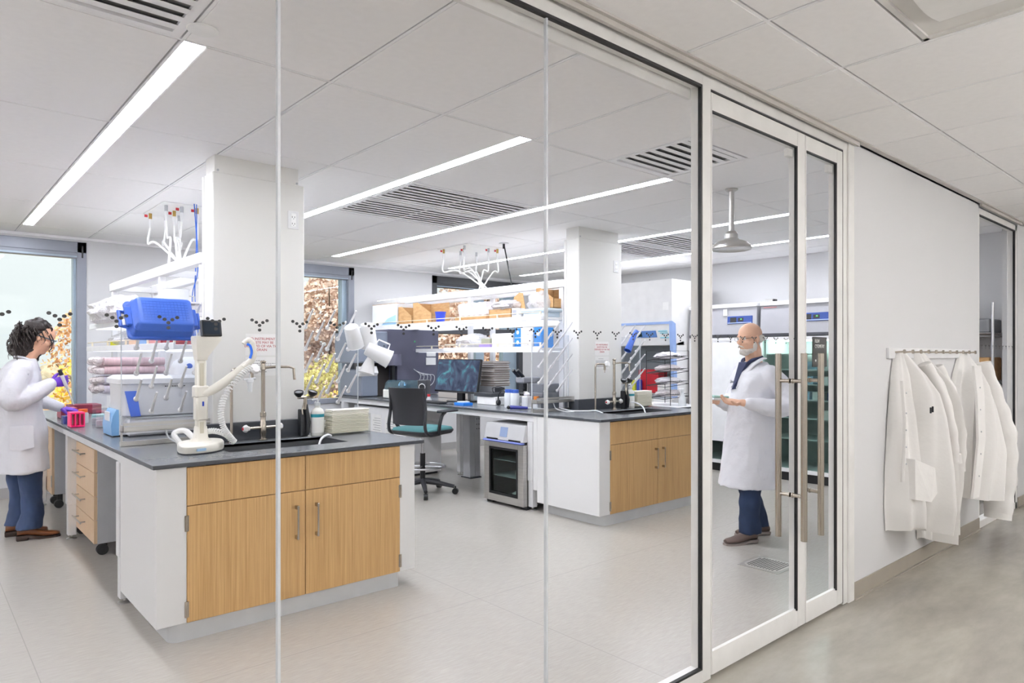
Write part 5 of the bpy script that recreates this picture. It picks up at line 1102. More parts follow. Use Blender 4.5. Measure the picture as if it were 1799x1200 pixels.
# two tall hooded refrigerators on the side wall
HG = mat('hood_grey', '#adadb2', .35)
def tallfridge(label, y0, y1, cover):
    t = thing('tall_refrigerator', label, 'refrigerator', (7.6, (y0 + y1) / 2, 0)); X = 7.22
    MB().prism([(X, 1.62), (X + .02, 1.93), (7.9, 1.93), (7.9, 1.60), (X + .05, 1.60)], 'y', y0 + .012, y1 - .012).build('header', HG, t)
    MB().box(X + .0, y0 + .008, 1.93, 7.9, y1 - .008, 1.975, .004).build('top_cap', WHITEM, t)
    MB().box(X - .004, y0 + .012, 1.585, X + .05, y1 - .012, 1.62, .004).build('dark_lip', DGREY, t)
    T = TR((X + .006, y0 + .30 if not cover else y0 + .22, 1.785), 0, R(4), 0)
    p = MB().box(-.004, -.16, -.045, .006, .16, .045, .012, T=T).build('control_panel', mat('panel_royal', '#26468f', .3), t)
    MB().box(-.0055, .04, -.03, -.003, .12, .03, T=T).box(-.0055, -.05, -.02, -.003, .02, .022, T=T).build('display', BLACKP, p)
    MB().box(-.006, -.15, -.038, -.003, .15, -.030, T=T).build('light_bar', mat('bar_pale_blue', '#b9ccff', .3), p)
    MB().box(-.006, -.03, .0, -.004, -.01, .014, T=T).build('green_readout', mat('readout', '#5fd06a', .3), p)
    MB().box(X + .0, y0 + .42 if not cover else y0 + .38, 1.84, X + .012, y0 + .47 if not cover else y0 + .43, 1.915).build('paper_slip', PAPER, t)
    MB().box(X + .01, y1 - .2 if not cover else y0 + .6, 1.905, X + .0165, y1 - .05 if not cover else y1 - .08, 1.915).build('red_print', mat('faint_red', '#c98a8a', .5), t)
    m = MB(); m.box(X + .06, y0 + .01, .10, 7.9, y0 + .05, 1.585).box(X + .06, y1 - .05, .10, 7.9, y1 - .01, 1.585).box(7.86, y0 + .05, .10, 7.9, y1 - .05, 1.585).box(X + .06, y0 + .05, .10, 7.86, y1 - .05, .14).box(X + .06, y0 + .05, 1.545, 7.86, y1 - .05, 1.585)
    m.build('body', mat('fridge_body', '#c9cdcc', .4), t)
    m = MB(); m.box(X, y0 + .01, .10, X + .055, y0 + .035, 1.58, .002).box(X, y1 - .035, .10, X + .055, y1 - .01, 1.58, .002).box(X, y0 + .035, .10, X + .0545, y1 - .035, .14).box(X, y0 + .035, 1.545, X + .0545, y1 - .035, 1.58)
    d = m.build('door', WHITEM, t)
    MB().box(X + .02, y0 + .035, .14, X + .026, y1 - .035, 1.545).build('door_glass', GLASSD, d)
    if cover: MB().box(X + .005, y0 + .02, .36, X + .018, y1 - .02, 1.575).build('white_cover_sheet', mat('cover_sheet', '#f0f1f2', .5), d)
    MB().box(X + .05, y0 + .03, .0, 7.88, y1 - .03, .10).build('black_plinth', BLACKP, t)
    MB().box(7.30, y0 + .08, 1.535, 7.75, y1 - .08, 1.544).build('interior_light', emit_mat('fridge_light', '#eafcf6', 5.0) if 'fridge_light' not in MATS else MATS['fridge_light'], t)
    for z in (.45, .68, .88, 1.05, 1.21, 1.38): MB().box(X + .08, y0 + .05, z, 7.80, y1 - .05, z + .012).build('glass_shelf', mat('shelf_white', '#d6dcdb', .3), t)
    return t
tallfridge('grey-hooded tall refrigerator with its door covered white, left of the walking man', 3.99, 4.90, True)
tallfridge('grey-hooded tall glass refrigerator with boxes on shelves, right of the walking man', 3.03, 3.965, False)
tallfridge('third tall grey-hooded refrigerator nearest the corridor wall', 2.38, 3.0, False)
k_ = 0
for z, ys in ((.892, (3.2, 3.36, 3.50, 3.72)), (1.062, (3.15, 3.3, 3.46)), (.692, (3.28, 3.70)), (1.222, (3.22, 3.42))):
    for y in ys:
        mm = [mat('box_navy', '#3a4670', .5), PAPER, mat('box_sky', '#a7c7de', .5), PADB][k_ % 4]; k_ += 1
        tag(MB().box(7.34, y - .055, z, 7.50, y + .055, z + .085, .003).build('reagent_box', mm), 'small reagent box on a shelf of the tall glass refrigerator', 'box', 'reagent boxes in the tall glass refrigerator')
t = thing('marker_block', 'small black and silver device lying on top of a tall refrigerator', 'device', (7.3, 3.86, 1.976)); MB().box(7.25, 3.80, 1.976, 7.31, 3.92, 2.003, .006).build('case', STEEL, t); MB().box(7.248, 3.795, 1.976, 7.312, 3.825, 2.004, .006).build('end_cap', BLACKP, t)
# shower head and floor drain
t = thing('safety_shower', 'steel safety shower head hanging from the lab ceiling', 'shower', (4.455, 2.66, CZ))
MB().lathe([(0, 0), (.045, 0), (.045, -.008), (.022, -.02), (.019, -.03), (.019, -.30), (.026, -.30), (.026, -.315), (0, -.315)], (4.455, 2.66, CZ), 24).build('pipe', STEEL, t)
MB().lathe([(.0, -.30), (.03, -.305), (.045, -.325), (.045, -.355), (.06, -.365), (.11, -.385), (.135, -.41), (.14, -.43), (.136, -.438), (.12, -.43), (0, -.425)], (4.455, 2.66, CZ), 32).build('bell', STEEL, t)
t = thing('floor_drain', 'square steel grated drain in the lab floor inside the doors', 'drain', (4.23, 2.26, 0))
MB().box(4.09, 2.12, .0, 4.375, 2.40, .0022).build('plate', mat('drain_plate', '#b4b1ab', .35, .6), t)
m = MB(); R8 = rrect(.245, .245, .05); m.loft([[(x + 4.2325, y + 2.26, .0022) for x, y in R8], [(x + 4.2325, y + 2.26, .004) for x, y in R8]]); g = m.build('grate', mat('grate_grey', '#c9c6c0', .45, .3), t)
m = MB()
for i in range(11):
    for j in range(11):
        if (abs(i - 5) > 4 and abs(j - 5) > 4): continue
        x, y = 4.1325 + .02 * i, 2.16 + .02 * j; m.box(x - .0065, y - .0065, .0038, x + .0065, y + .0065, .0045)
m.build('holes', mat('drain_hole', '#3a3836', .7), g)
# wire shelving seen through the far corridor window
t = thing('wire_shelving', 'chrome wire shelving behind the far corridor window', 'shelving', (7.68, 2.05, 0))
for x in (7.46, 7.92):
    for y in (1.80, 2.28): MB().cyl((x, y, .06), (x, y, 1.86), .013, seg=12).build('post', CHROME, t); MB().cyl((x - .01, y, .03), (x + .01, y, .03), .03, seg=14).build('caster', BLACKP, t)
for z in (.25, .70, 1.13, 1.58):
    m = MB()
    for i in range(12): m.cyl((7.46, 1.81 + .042 * i, z), (7.92, 1.81 + .042 * i, z), .0025, seg=5)
    for zz in (z, z - .03): m.tube([(7.46, 1.80, zz), (7.92, 1.80, zz), (7.92, 2.28, zz), (7.46, 2.28, zz), (7.46, 1.80, zz)], .004, 6)
    m.tube([(7.47 + .0375 * i, 1.80, z - .03 * (i % 2)) for i in range(13)], .003, 5)
    m.build('wire_shelf', CHROME, t)
for i, (z, h, mm, lab, nm) in enumerate([(1.585, .13, mat('grey_bin', '#86888c', .5), 'grey plastic bin on the top wire shelf', 'bin'), (1.135, .22, CARD, 'cardboard box on the wire shelf seen through the corridor window', 'box'), (.705, .20, PADB, 'pale crate of glassware on the middle wire shelf', 'crate'), (.255, .3, PLWS, 'white drum on the bottom wire shelf', 'drum')]):
    tag(MB().box(7.50, 1.83, z, 7.88, 2.2, z + h, .01).build('storage_' + nm, mm), lab, nm)
# ================================================================= PEOPLE
def bake(mb, name, m, parent, vox, smooth=6, wr=None, ang=80):
    o = mb.build(name, m, parent, 180)
    r = o.modifiers.new('r', 'REMESH'); r.mode = 'VOXEL'; r.voxel_size = vox; r.use_smooth_shade = True
    s = o.modifiers.new('s', 'SMOOTH'); s.iterations = smooth; s.factor = .5
    bpy.context.view_layer.update(); dg = bpy.context.evaluated_depsgraph_get()
    me = bpy.data.meshes.new_from_object(o.evaluated_get(dg)); o.modifiers.clear(); old = o.data; o.data = me; bpy.data.meshes.remove(old)
    if not me.materials: me.materials.append(m)
    if wr:
        amp, sc = wr[0], wr[1]; zs = wr[2] if len(wr) > 2 else .5
        for v in me.vertices:
            p = v.co; q = Vector((p.x * sc, p.y * sc, p.z * sc * zs))
            n = noise.noise(q) + .5 * noise.noise(q * 2.3 + Vector((5, 1, 2)))
            v.co = p + v.normal * amp * n
    me.polygons.foreach_set('use_smooth', [True] * len(me.polygons)); me.update()
    return o
def limb(m, pts, rs, T=None, seg=14, flat=1.0):
    P = bez(pts, 6); n = len(P); out = []
    for i in range(n):
        f = i / (n - 1) * (len(rs) - 1); k = min(int(f), len(rs) - 2); out.append(rs[k] + (rs[k + 1] - rs[k]) * (f - k))
    m.tube(P, out, seg, True, T, flat); m.ell(tuple(P[0]), rs[0] * .97, seg, 8, T=T); m.ell(tuple(P[-1]), rs[-1] * .97, seg, 8, T=T)
def torso(m, rings, T=None, seg=28, fold=None):
    """rings: (z, cx, cy, rx, ry)"""
    out = []
    for z, cx, cy, rx, ry in rings:
        row = []
        for k in range(seg):
            a = 2 * math.pi * k / seg; f = 1
            if fold: f += fold[0] * max(0, (fold[1] - z) / fold[1]) * math.sin(fold[2] * a + z * 2.0 + 1)
            row.append((cx + rx * f * math.cos(a), cy + ry * f * math.sin(a), z))
        out.append(row)
    m.loft(out, True, True, T)
def head(m, T):
    """head about 0.23 m tall, chin at z=-.115, looking along +x"""
    m.ell((-.012, 0, .035), (.095, .075, .085), 24, 16, T=T).ell((.02, 0, -.03), (.066, .060, .075), 20, 14, T=T)
    m.ell((.052, 0, -.085), (.030, .032, .024), 14, 10, T=T)                                        # chin
    m.tube([(.070, 0, .022), (.096, 0, -.012), (.104, 0, -.024)], [.008, .011, .012], 8, T=T).ell((.098, 0, -.026), (.012, .015, .009), 10, 6, T=T)
    m.ell((.080, 0, -.050), (.011, .022, .006), 12, 6, T=T).ell((.078, 0, -.060), (.012, .019, .007), 12, 6, T=T)   # lips
    for s in (-1, 1):
        m.ell((.070, s * .030, .026), (.014, .020, .006), 12, 6, T=T)                               # brow
        m.ell((.056, s * .045, -.018), (.022, .017, .018), 12, 8, T=T)                              # cheek
        m.ell((-.012, s * .077, -.004), (.016, .009, .028), 12, 8, T=T).ell((-.008, s * .080, -.012), (.009, .009, .012), 10, 6, T=T)  # ear
def eyes(T, parent):
    for s in (-1, 1):
        e = MB().ell((.071, s * .030, .007), (.011, .012, .010), 12, 8, T=T).build('eye', mat('eye_white', '#efe9e4', .2), parent)
        MB().ell((.0795, s * .030, .006), (.004, .0052, .0052), 10, 6, T=T).build('iris', mat('iris', '#2a1a12', .2), e)
def hand(m, T, s=1, curl=.6, spread=1.0):
    """right hand (s=1) or left (s=-1): wrist at the origin, fingers along +x, palm facing -z, thumb on the +y*s side"""
    m.loft([[(x, y * wy, z * wz) for y, z in [(math.cos(a), math.sin(a)) for a in [2 * math.pi * k / 14 for k in range(14)]]] for x, wy, wz in ((-.03, .024, .020), (0, .026, .019), (.03, .036, .017), (.065, .041, .015), (.085, .040, .012))], T=T)
    for i, (y, L) in enumerate(((.030, .070), (.010, .080), (-.010, .074), (-.029, .058))):
        p = Vector((.080, y * s, 0)); a = 0; pts = [p + Vector((-.012, 0, 0)), p]
        for k, fr in enumerate((.45, .32, .26)):
            a += curl * (.9, 1.0, .8)[k]; p = p + Vector((math.cos(a), (y * s) * .9 * spread, -math.sin(a))) * (L * fr); pts.append(p)
        m.tube(pts, [.0095, .0098, .0090, .0082, .0068], 8, T=T).ell(tuple(pts[-1]), .0068, 8, 6, T=T).ell(tuple(pts[1]), .0098, 8, 6, T=T)
    pts = [Vector((.012, .022 * s, -.004)), Vector((.035, .048 * s, -.012)), Vector((.058, .058 * s, -.026)), Vector((.078, .054 * s, -.040))]
    m.tube(pts, [.015, .0125, .0105, .0088], 8, T=T).ell(tuple(pts[-1]), .0088, 8, 6, T=T)
def shoe(T, parent, m_, sole_m, heel=.03, name='shoe'):
    rg = []
    for x, w_, h_, zb in ((-.075, .028, .05, heel), (-.055, .036, .075, heel), (-.01, .040, .085, heel), (.06, .044, .06, .012), (.12, .046, .042, .010), (.165, .040, .034, .012), (.190, .022, .022, .016)):
        rg.append([(x, w_ * math.cos(a), zb + h_ * (.5 + .5 * math.sin(a))) for a in [2 * math.pi * k / 16 for k in range(16)]])
    o = MB().loft(rg, T=T).build(name, m_, parent, 60)
    m = MB(); rg = []
    for x, w_ in ((-.08, .030), (-.055, .040), (0, .040), (.06, .046), (.12, .049), (.17, .042), (.196, .022)): rg.append((x, w_))
    poly = [(x, w_) for x, w_ in rg] + [(x, -w_) for x, w_ in rg[::-1]]
    m.loft([[(x, y, .0 if (x > .02) else heel - .012) for x, y in poly], [(x, y, .014 if x > .02 else heel + .004) for x, y in poly]], T=T)
    m.box(-.08, -.032, 0, -.005, .032, heel, .006, T=T)
    m.build('sole', sole_m, o); return o
# ------------------------------------------------ woman at the bench
WX, WY = .66, 6.32
wmn = thing('person', 'person with dark curly hair in white coat and purple gloves holding a pipette', 'person', (WX, WY, 0))
T = TR((WX, WY, 0), 0, 0, R(-4))
TH_ = T @ TR((.105, 0, 1.502), 0, R(28), 0)
m = MB(); head(m, TH_); limb(m, [(.0, 0, 1.28), (.03, 0, 1.36), (.075, 0, 1.44)], [.062, .052, .052], T)
torso(m, [(.80, -.04, 0, .10, .15), (1.0, -.05, 0, .09, .13), (1.2, -.04, 0, .10, .16), (1.30, -.01, 0, .08, .15), (1.34, .0, 0, .05, .07)], T)
for s, kx, ax in ((-1, .05, .03), (1, -.01, -.035)):
    limb(m, [(-.02, s * .08, .82), (kx - .01, s * .095, .46), (ax + .01, s * .10, .13)], [.07, .05, .036], T)
limb(m, [(-.01, -.17, 1.27), (-.06, -.22, 1.06), (.07, -.19, 1.12), (.17, -.14, 1.165)], [.045, .038, .034, .026], T)
limb(m, [(-.01, .17, 1.27), (.08, .22, 1.03), (.18, .20, .99), (.26, .17, .955)], [.045, .038, .034, .026], T)
bd = bake(m, 'body', SKIN, wmn, .006, 3); eyes(TH_, wmn)
# coat
m = MB(); torso(m, [(.508, -.01, 0, .175, .235), (.62, -.01, 0, .17, .225), (.80, -.02, 0, .165, .215), (.98, -.035, 0, .155, .20), (1.10, -.04, 0, .15, .20), (1.20, -.035, 0, .145, .205), (1.28, -.02, 0, .12, .195), (1.325, .0, 0, .085, .13), (1.35, .01, 0, .065, .08)], T, 36, (.045, 1.1, 7))
limb(m, [(-.015, -.165, 1.265), (-.075, -.225, 1.13), (-.07, -.24, 1.05), (.02, -.215, 1.075), (.10, -.18, 1.12), (.155, -.15, 1.155)], [.078, .078, .075, .062, .052, .043], T)
limb(m, [(-.015, .165, 1.265), (.03, .22, 1.12), (.08, .235, 1.03), (.15, .21, .995), (.235, .18, .965)], [.078, .074, .068, .055, .042], T)
coat = bake(m, 'lab_coat', COATM, wmn, .0085, 3, (.016, 8, .6))
MB().tube([T @ Vector(p) for p in bez([(-.055, -.05, 1.365), (.0, -.085, 1.355), (.07, -.065, 1.315), (.10, -.02, 1.26)])], .017, 8, flat=.5).tube([T @ Vector(p) for p in bez([(-.055, .05, 1.365), (.0, .085, 1.355), (.07, .065, 1.315), (.10, .02, 1.26)])], .017, 8, flat=.5).build('collar', COATM, coat)
MB().loft([[T @ Vector((x, -.232 + .03 * abs(x - .02), z)) for x, z in ((-.09, .86), (.05, .86), (.055, .70), (-.02, .68), (-.09, .69))], [T @ Vector((x, -.222 + .03 * abs(x - .02), z)) for x, z in ((-.09, .86), (.05, .86), (.055, .70), (-.02, .68), (-.09, .69))]]).build('pocket', COATM, coat)
MB().ell(tuple(T @ Vector((.122, -.06, 1.17))), (.012, .008, .010), 8, 6).build('lapel_mark', BLACKP, coat)
# jeans and clogs
for s, ox, lab in ((-1, .0, 0), (1, -.045, 0)): pass
m = MB()
for s, kx, ax in ((-1, .065, .03), (1, -.0, -.035)):
    torso(m, [(.085, ax, s * .10, .085, .075), (.20, ax + .02, s * .10, .072, .066), (.33, kx - .02, s * .10, .068, .066), (.45, kx - .03, s * .095, .078, .078), (.60, kx * .5, s * .09, .088, .088), (.80, -.02, s * .07, .10, .10)], T, 24)
bake(m, 'jeans', DENIM, wmn, .008, 2, (.006, 16, .8))
for s, ax in ((-1, .03), (1, -.035)): shoe(T @ TR((ax + .0, s * .10, 0)), wmn, LEATHER, mat('dark_sole', '#2a1c14', .5), .035, 'clog')
# purple gloves, pipette, goggles, hair
Tr = T @ TR((.165, -.145, 1.165), R(95), R(-8), R(12))
m = MB(); hand(m, Tr, 1, .55, .5); m.tube([tuple(Tr @ Vector((-.045, 0, 0))), tuple(Tr @ Vector((.0, 0, 0)))], [.034, .029], 12)
bake(m, 'glove', PURPLE, wmn, .0035, 2)
Tl = T @ TR((.25, .175, .955), R(10), R(14), R(-12))
m = MB(); hand(m, Tl, -1, .30, .8); m.tube([tuple(Tl @ Vector((-.045, 0, 0))), tuple(Tl @ Vector((.0, 0, 0)))], [.034, .029], 12)
bake(m, 'glove', PURPLE, wmn, .0035, 2)
pt = thing('pipette', 'white and black hand pipette held in the purple glove', 'pipette', tuple(T @ Vector((.25, -.12, 1.15))))
A, B_ = T @ Vector((.225, -.150, 1.235)), T @ Vector((.262, -.135, 1.13)); D = (B_ - A).normalized()
MB().tube([A, B_], [.014, .012], 12).build('body', WHITEM, pt); MB().tube([A - D * .03, A + D * .012], [.012, .016], 12).build('plunger', BLACKP, pt); MB().tube([B_, B_ + D * .08, B_ + D * .15], [.008, .005, .0015], 8).build('tip', PLWS, pt)
g = MB(); GL = TH_
g.box(.078, -.062, -.012, .092, .062, .026, .004, T=GL)
g.build('goggle_lens', glass_mat('goggle_clear', '#dfe6ea', 1.5, film=.12), wmn)
q = MB()
for s in (-1, 1): q.tube([GL @ Vector(p) for p in ((.088, s * .064, .022), (.03, s * .082, .016), (-.03, s * .084, .010))], .0045, 6)
q.tube([GL @ Vector(p) for p in ((.092, -.063, .027), (.098, 0, .029), (.092, .063, .027))], .004, 6)
q.build('goggle_frame', mat('goggle_blue_grey', '#3e5160', .35), wmn)
HAIR = mat('dark_brown_hair', '#1d120e', .5, bump=(120, .8, .004), var=((60, 60, 8), .25))
m = MB(); m.ell((-.05, 0, .050), (.090, .088, .088), 20, 14, T=TH_).ell((-.075, 0, -.02), (.075, .085, .09), 18, 12, T=TH_).ell((-.085, 0, -.09), (.065, .08, .06), 16, 10, T=TH_).ell((-.01, 0, .098), (.045, .055, .03), 14, 8, T=TH_).ell((-.005, 0, 1.455), (.085, .09, .085), 16, 10, T=T).ell((-.02, .02, 1.40), (.065, .09, .06), 16, 10, T=T)
m.ell((-.02, .078, -.05), (.055, .03, .10), 14, 10, T=TH_).ell((.02, .085, -.13), (.05, .035, .09), 12, 8, T=TH_).ell((-.10, 0, -.14), (.055, .085, .05), 14, 8, T=TH_)
hr = bake(m, 'hair', HAIR, wmn, .007, 1, (.016, 26, 1)); random.seed(12)
m = MB()
for i in range(260):
    th = random.uniform(-2.6, 2.6); ph = random.uniform(-.1, 1.4)
    d = Vector((-math.cos(th) * math.cos(ph) * .095 - .03, math.sin(th) * math.cos(ph) * .09, math.sin(ph) * .09 + .04))
    if d.x > -.045 and d.z < .10: continue
    if random.random() < .5: d = Vector((random.uniform(-.17, -.06), random.choice((-1, 1)) * random.uniform(.05, .088), random.uniform(-.06, .05)))
    L = random.uniform(.08, .20); pts = []; a0 = random.uniform(0, 6.3); out = Vector((d.x + .03, d.y, 0)).normalized() if abs(d.x) + abs(d.y) > .01 else Vector((-1, 0, 0))
    for k in range(14):
        f = k / 13; r = .008 + .008 * f; a = a0 + f * 11
        p = d + out * (.022 * math.sin(f * 1.8)) + Vector((r * math.cos(a), r * math.sin(a), 0)); pts.append(TH_ @ p + Vector((-.015 * f, 0, -L * f * (.4 + .6 * f))))
    m.tube(pts, [.0042] * 10 + [.0035, .003, .002, .0012], 4)
m.build('curls', HAIR, hr, 80)
# ------------------------------------------------ man walking
MX, MY = 4.75, 2.66
man = thing('person', 'bald person with white beard in a long lab coat walking past the doors', 'person', (MX, MY, 0))
T = TR((MX, MY, 0), 0, 0, R(154))
TM = T @ TR((.03, 0, 1.495), 0, R(5), R(8))
SK2 = mat('skin_pale', '#dfb398', .5, var=(12, .05), spec=.4)
m = MB(); head(m, TM); limb(m, [(-.02, 0, 1.27), (-.01, 0, 1.33), (.0, 0, 1.42)], [.068, .060, .060], T)
torso(m, [(.80, 0, 0, .11, .15), (1.0, 0, 0, .11, .14), (1.2, 0, 0, .11, .16), (1.27, 0, 0, .08, .15), (1.31, 0, 0, .05, .08)], T)
limb(m, [(0, .09, .85), (.08, .09, .47), (.10, .09, .10)], [.07, .05, .038], T); limb(m, [(0, -.09, .85), (.0, -.09, .47), (-.10, -.09, .10)], [.07, .05, .038], T)
limb(m, [(-.02, .185, 1.23), (-.09, .27, 1.02), (.06, .25, 1.01), (.22, .19, 1.035)], [.045, .038, .034, .026], T)
limb(m, [(-.02, -.185, 1.23), (-.02, -.27, 1.02), (.12, -.18, 1.01), (.26, -.08, 1.03)], [.045, .038, .034, .026], T)
H1 = T @ TR((.235, .185, 1.035), R(150), R(-5), R(-16)); hand(m, H1, -1, .35, .5)
H2 = T @ TR((.27, -.075, 1.03), R(-150), R(-5), R(26)); hand(m, H2, 1, .35, .5)
bake(m, 'body', SK2, man, .0045, 3); eyes(TM, man)
m = MB(); torso(m, [(.405, .04, 0, .22, .225), (.55, .03, 0, .205, .215), (.75, .02, 0, .18, .205), (.95, .01, 0, .165, .20), (1.08, .0, 0, .16, .205), (1.18, -.005, 0, .15, .215), (1.25, -.01, 0, .125, .205), (1.295, -.02, 0, .09, .13), (1.32, -.03, 0, .07, .085)], T, 36, (.05, 1.1, 6))
limb(m, [(-.02, .18, 1.235), (-.10, .245, 1.12), (-.12, .285, 1.03), (-.02, .275, 1.0), (.09, .235, 1.015), (.18, .205, 1.03)], [.078, .078, .074, .063, .054, .044], T)
limb(m, [(-.02, -.18, 1.235), (-.04, -.245, 1.12), (-.03, -.28, 1.03), (.06, -.23, 1.0), (.15, -.15, 1.015), (.22, -.10, 1.03)], [.078, .078, .074, .063, .054, .044], T)
coat = bake(m, 'lab_coat', COATM, man, .0085, 3, (.016, 8, .6))
SHIRT = mat('navy_shirt', '#2c3350', .8)
MB().loft([[T @ Vector(p) for p in ((.085, -.05, 1.322), (.085, .05, 1.322), (.178, .004, 1.12), (.178, -.004, 1.12))], [T @ Vector(p) for p in ((.045, -.05, 1.325), (.045, .05, 1.325), (.10, .01, 1.13), (.10, -.01, 1.13))]]).tube([T @ Vector(p) for p in bez([(.075, -.005, 1.295), (.045, -.058, 1.335), (-.02, -.068, 1.352), (-.07, 0, 1.358), (-.02, .068, 1.352), (.045, .058, 1.335), (.075, .005, 1.295)])], .014, 8).build('shirt', SHIRT, man)
for s in (-1, 1): MB().tube([T @ Vector(p) for p in bez([(-.07, s * .05, 1.35), (-.01, s * .092, 1.345), (.075, s * .078, 1.28), (.152, s * .018, 1.13)])], [.016] * 12 + [.020] * 12 + [.020 - .001 * k for k in range(13)], 8, flat=.45).build('lapel', COATM, coat)
MB().loft([[T @ Vector((.03 + .0 * x + .07 * math.cos(t_), .215 * math.sin(t_) * 1.0 + .012, z)) for t_, z in ((.95, .80), (1.5, .80), (1.5, .64), (.95, .64))], [T @ Vector((.03 + .05 * math.cos(t_), .20 * math.sin(t_), z)) for t_, z in ((.95, .80), (1.5, .80), (1.5, .64), (.95, .64))]]).build('pocket', COATM, coat) if 0 else None
m = MB()
torso(m, [(.07, .085, .09, .082, .072), (.2, .09, .09, .075, .066), (.33, .09, .09, .075, .07), (.5, .07, .09, .085, .08), (.8, .0, .08, .10, .10)], T, 24)
torso(m, [(.07, -.11, -.09, .082, .072), (.2, -.09, -.09, .075, .066), (.33, -.03, -.09, .075, .07), (.5, .0, -.09, .085, .08), (.8, .0, -.08, .10, .10)], T, 24)
bake(m, 'jeans', DENIM, man, .008, 2, (.008, 14, .8))
SHO = mat('taupe_suede', '#5f4f48', .7); SOLE = mat('grey_sole', '#8f8580', .6)
shoe(T @ TR((.11, .09, 0), 0, 0, R(4)), man, SHO, SOLE, .022, 'shoe'); shoe(T @ TR((-.12, -.09, 0), 0, 0, R(-4)), man, SHO, SOLE, .022, 'shoe')
BEARD = mat('white_beard', '#d9d4cd', .8, bump=(160, 1, .004))
m = MB(); m.ell((.050, 0, -.090), (.040, .044, .032), 18, 12, T=TM).ell((.020, 0, -.082), (.048, .059, .030), 18, 12, T=TM)
for s in (-1, 1): m.ell((.005, s * .062, -.055), (.018, .012, .035), 12, 8, T=TM)
m.tube([TM @ Vector(p) for p in ((.082, -.030, -.058), (.098, 0, -.041), (.082, .030, -.058))], .006, 8)
bake(m, 'beard', BEARD, man, .004, 2, (.004, 60, 1))
m = MB()
for s in (-1, 1): m.ell((-.055, s * .066, .0), (.035, .014, .026), 12, 8, T=TM)
m.ell((-.088, 0, -.01), (.018, .055, .028), 12, 8, T=TM)
m.build('side_hair', BEARD, man, 60)
m = MB()
for s in (-1, 1):
    m.tube([TM @ Vector((.094 + .0 * a, s * .031 + .021 * math.cos(a), .006 + .016 * math.sin(a))) for a in [2 * math.pi * k / 18 for k in range(19)]], .0010, 5).tube([TM @ Vector(p) for p in ((.09, s * .052, .010), (.03, s * .078, .010), (-.015, s * .080, .008))], .0018, 5)
m.build('eyeglasses', mat('thin_frame', '#6a6460', .3, .8), man)
tr = thing('sample_tray', 'flat white and pale green sample tray carried by the walking person', 'tray', tuple(T @ Vector((.37, .06, 1.05))))
TT = T @ TR((.355, .045, 1.062), 0, R(-3), R(8))
MB().box(-.075, -.10, -.012, .085, .10, .004, .006, T=TT).build('base', PLWS, tr); MB().box(-.065, -.09, .004, .075, .09, .02, .006, T=TT).build('green_lid', mat('mint', '#a8cfc6', .4), tr)
# ================================================================= HANGING COATS
YW_ = YG - .0155
r_ = thing('coat_rail', 'white wall board with a row of steel coat pegs in the corridor', 'coat rail', (5.24, YW_, 1.385))
MB().box(4.455, YW_ - .018, 1.352, 6.03, YW_, 1.418, .002).build('board', WHITEM, r_)
for i in range(11):
    x = 4.55 + i * .142
    MB().cyl((x, YW_ - .018, 1.392), (x, YW_ - .07, 1.395), .006, seg=10).cyl((x, YW_ - .065, 1.395), (x, YW_ - .075, 1.396), .0125, seg=12).build('peg', NICKEL, r_)
HC = mat('hanging_cotton', '#e6e4e1', .9, bump=(20, .2, .01), var=(4, .01))
def hang(label, rings, ph, folds, group=None):
    """rings: (z, x0, x1, depth, skew)"""
    t = thing('lab_coat', label, 'coat', ((rings[0][1] + rings[0][2]) / 2, YW_ - .03, rings[-1][0]), 0, group)
    m = MB(); N = 64; out = []; K = 30; zs = [r[0] for r in rings]
    for k in range(K + 1):
        z = zs[0] + (zs[-1] - zs[0]) * k / K
        for a in range(len(rings) - 1):
            if rings[a][0] >= z >= rings[a + 1][0]: break
        f = (rings[a][0] - z) / (rings[a][0] - rings[a + 1][0]); r = [rings[a][q] * (1 - f) + rings[a + 1][q] * f for q in range(5)]
        row = []
        for i in range(N):
            u = i / (N - 1); dr = min(1, k / 7)
            s_ = math.sin(math.pi * u) ** .55
            fold = .062 * dr * sum(math.sin(folds[q] * u * math.pi * 2 + ph + q * 1.9 + z * (1.1 - q)) / (1 + q * .6) for q in range(len(folds))) * (s_ if s_ > 0 else 0)
            x = r[1] + (r[2] - r[1]) * u + .012 * dr * math.sin(5 * u + z * 4 + ph)
            y = YW_ - .012 - r[3] * s_ - fold - r[4] * u * dr
            row.append((x, min(y, YW_ - .008), z + (.02 * math.sin(7 * u + ph) if k == K else 0)))
        row += [(r[1] + (r[2] - r[1]) * (1 - i / 7), min(YW_ - .004, row[-1][1] + 9), z) for i in range(8)]
        out.append(row)
    m.loft(out); m.build('body', HC, t, 70)
    return t
def sleeve_(t, pts, rs, cuff=True):
    m = MB(); P = bez(pts, 8); n = len(P); out = []
    for i in range(n):
        f = i / (n - 1) * (len(rs) - 1); k = min(int(f), len(rs) - 2); out.append((rs[k] + (rs[k + 1] - rs[k]) * (f - k)) * (1 + .06 * math.sin(i * 1.3)))
    m.tube(P, out, 16, flat=.6); o = m.build('sleeve', HC, t, 70)
    if cuff: MB().tube([P[-3], P[-1] + (P[-1] - P[-2]) * .5], [out[-1] * 1.04, out[-1] * 1.05], 16, flat=.62).build('cuff', HC, o)
W_ = YW_
t = hang('longest white lab coat hanging between the pocketed coat and the buttoned one', [(1.39, 4.86, 5.0, .04, 0), (1.2, 4.88, 5.16, .10, 0), (.9, 4.90, 5.28, .13, .0), (.5, 4.92, 5.38, .12, .0), (.165, 4.96, 5.42, .10, .0)], 2.1, (3, 5, 8))
sleeve_(t, [(5.02, W_ - .09, 1.30), (5.10, W_ - .14, 1.10), (5.20, W_ - .16, .85), (5.27, W_ - .15, .62)], [.05, .065, .06, .045])
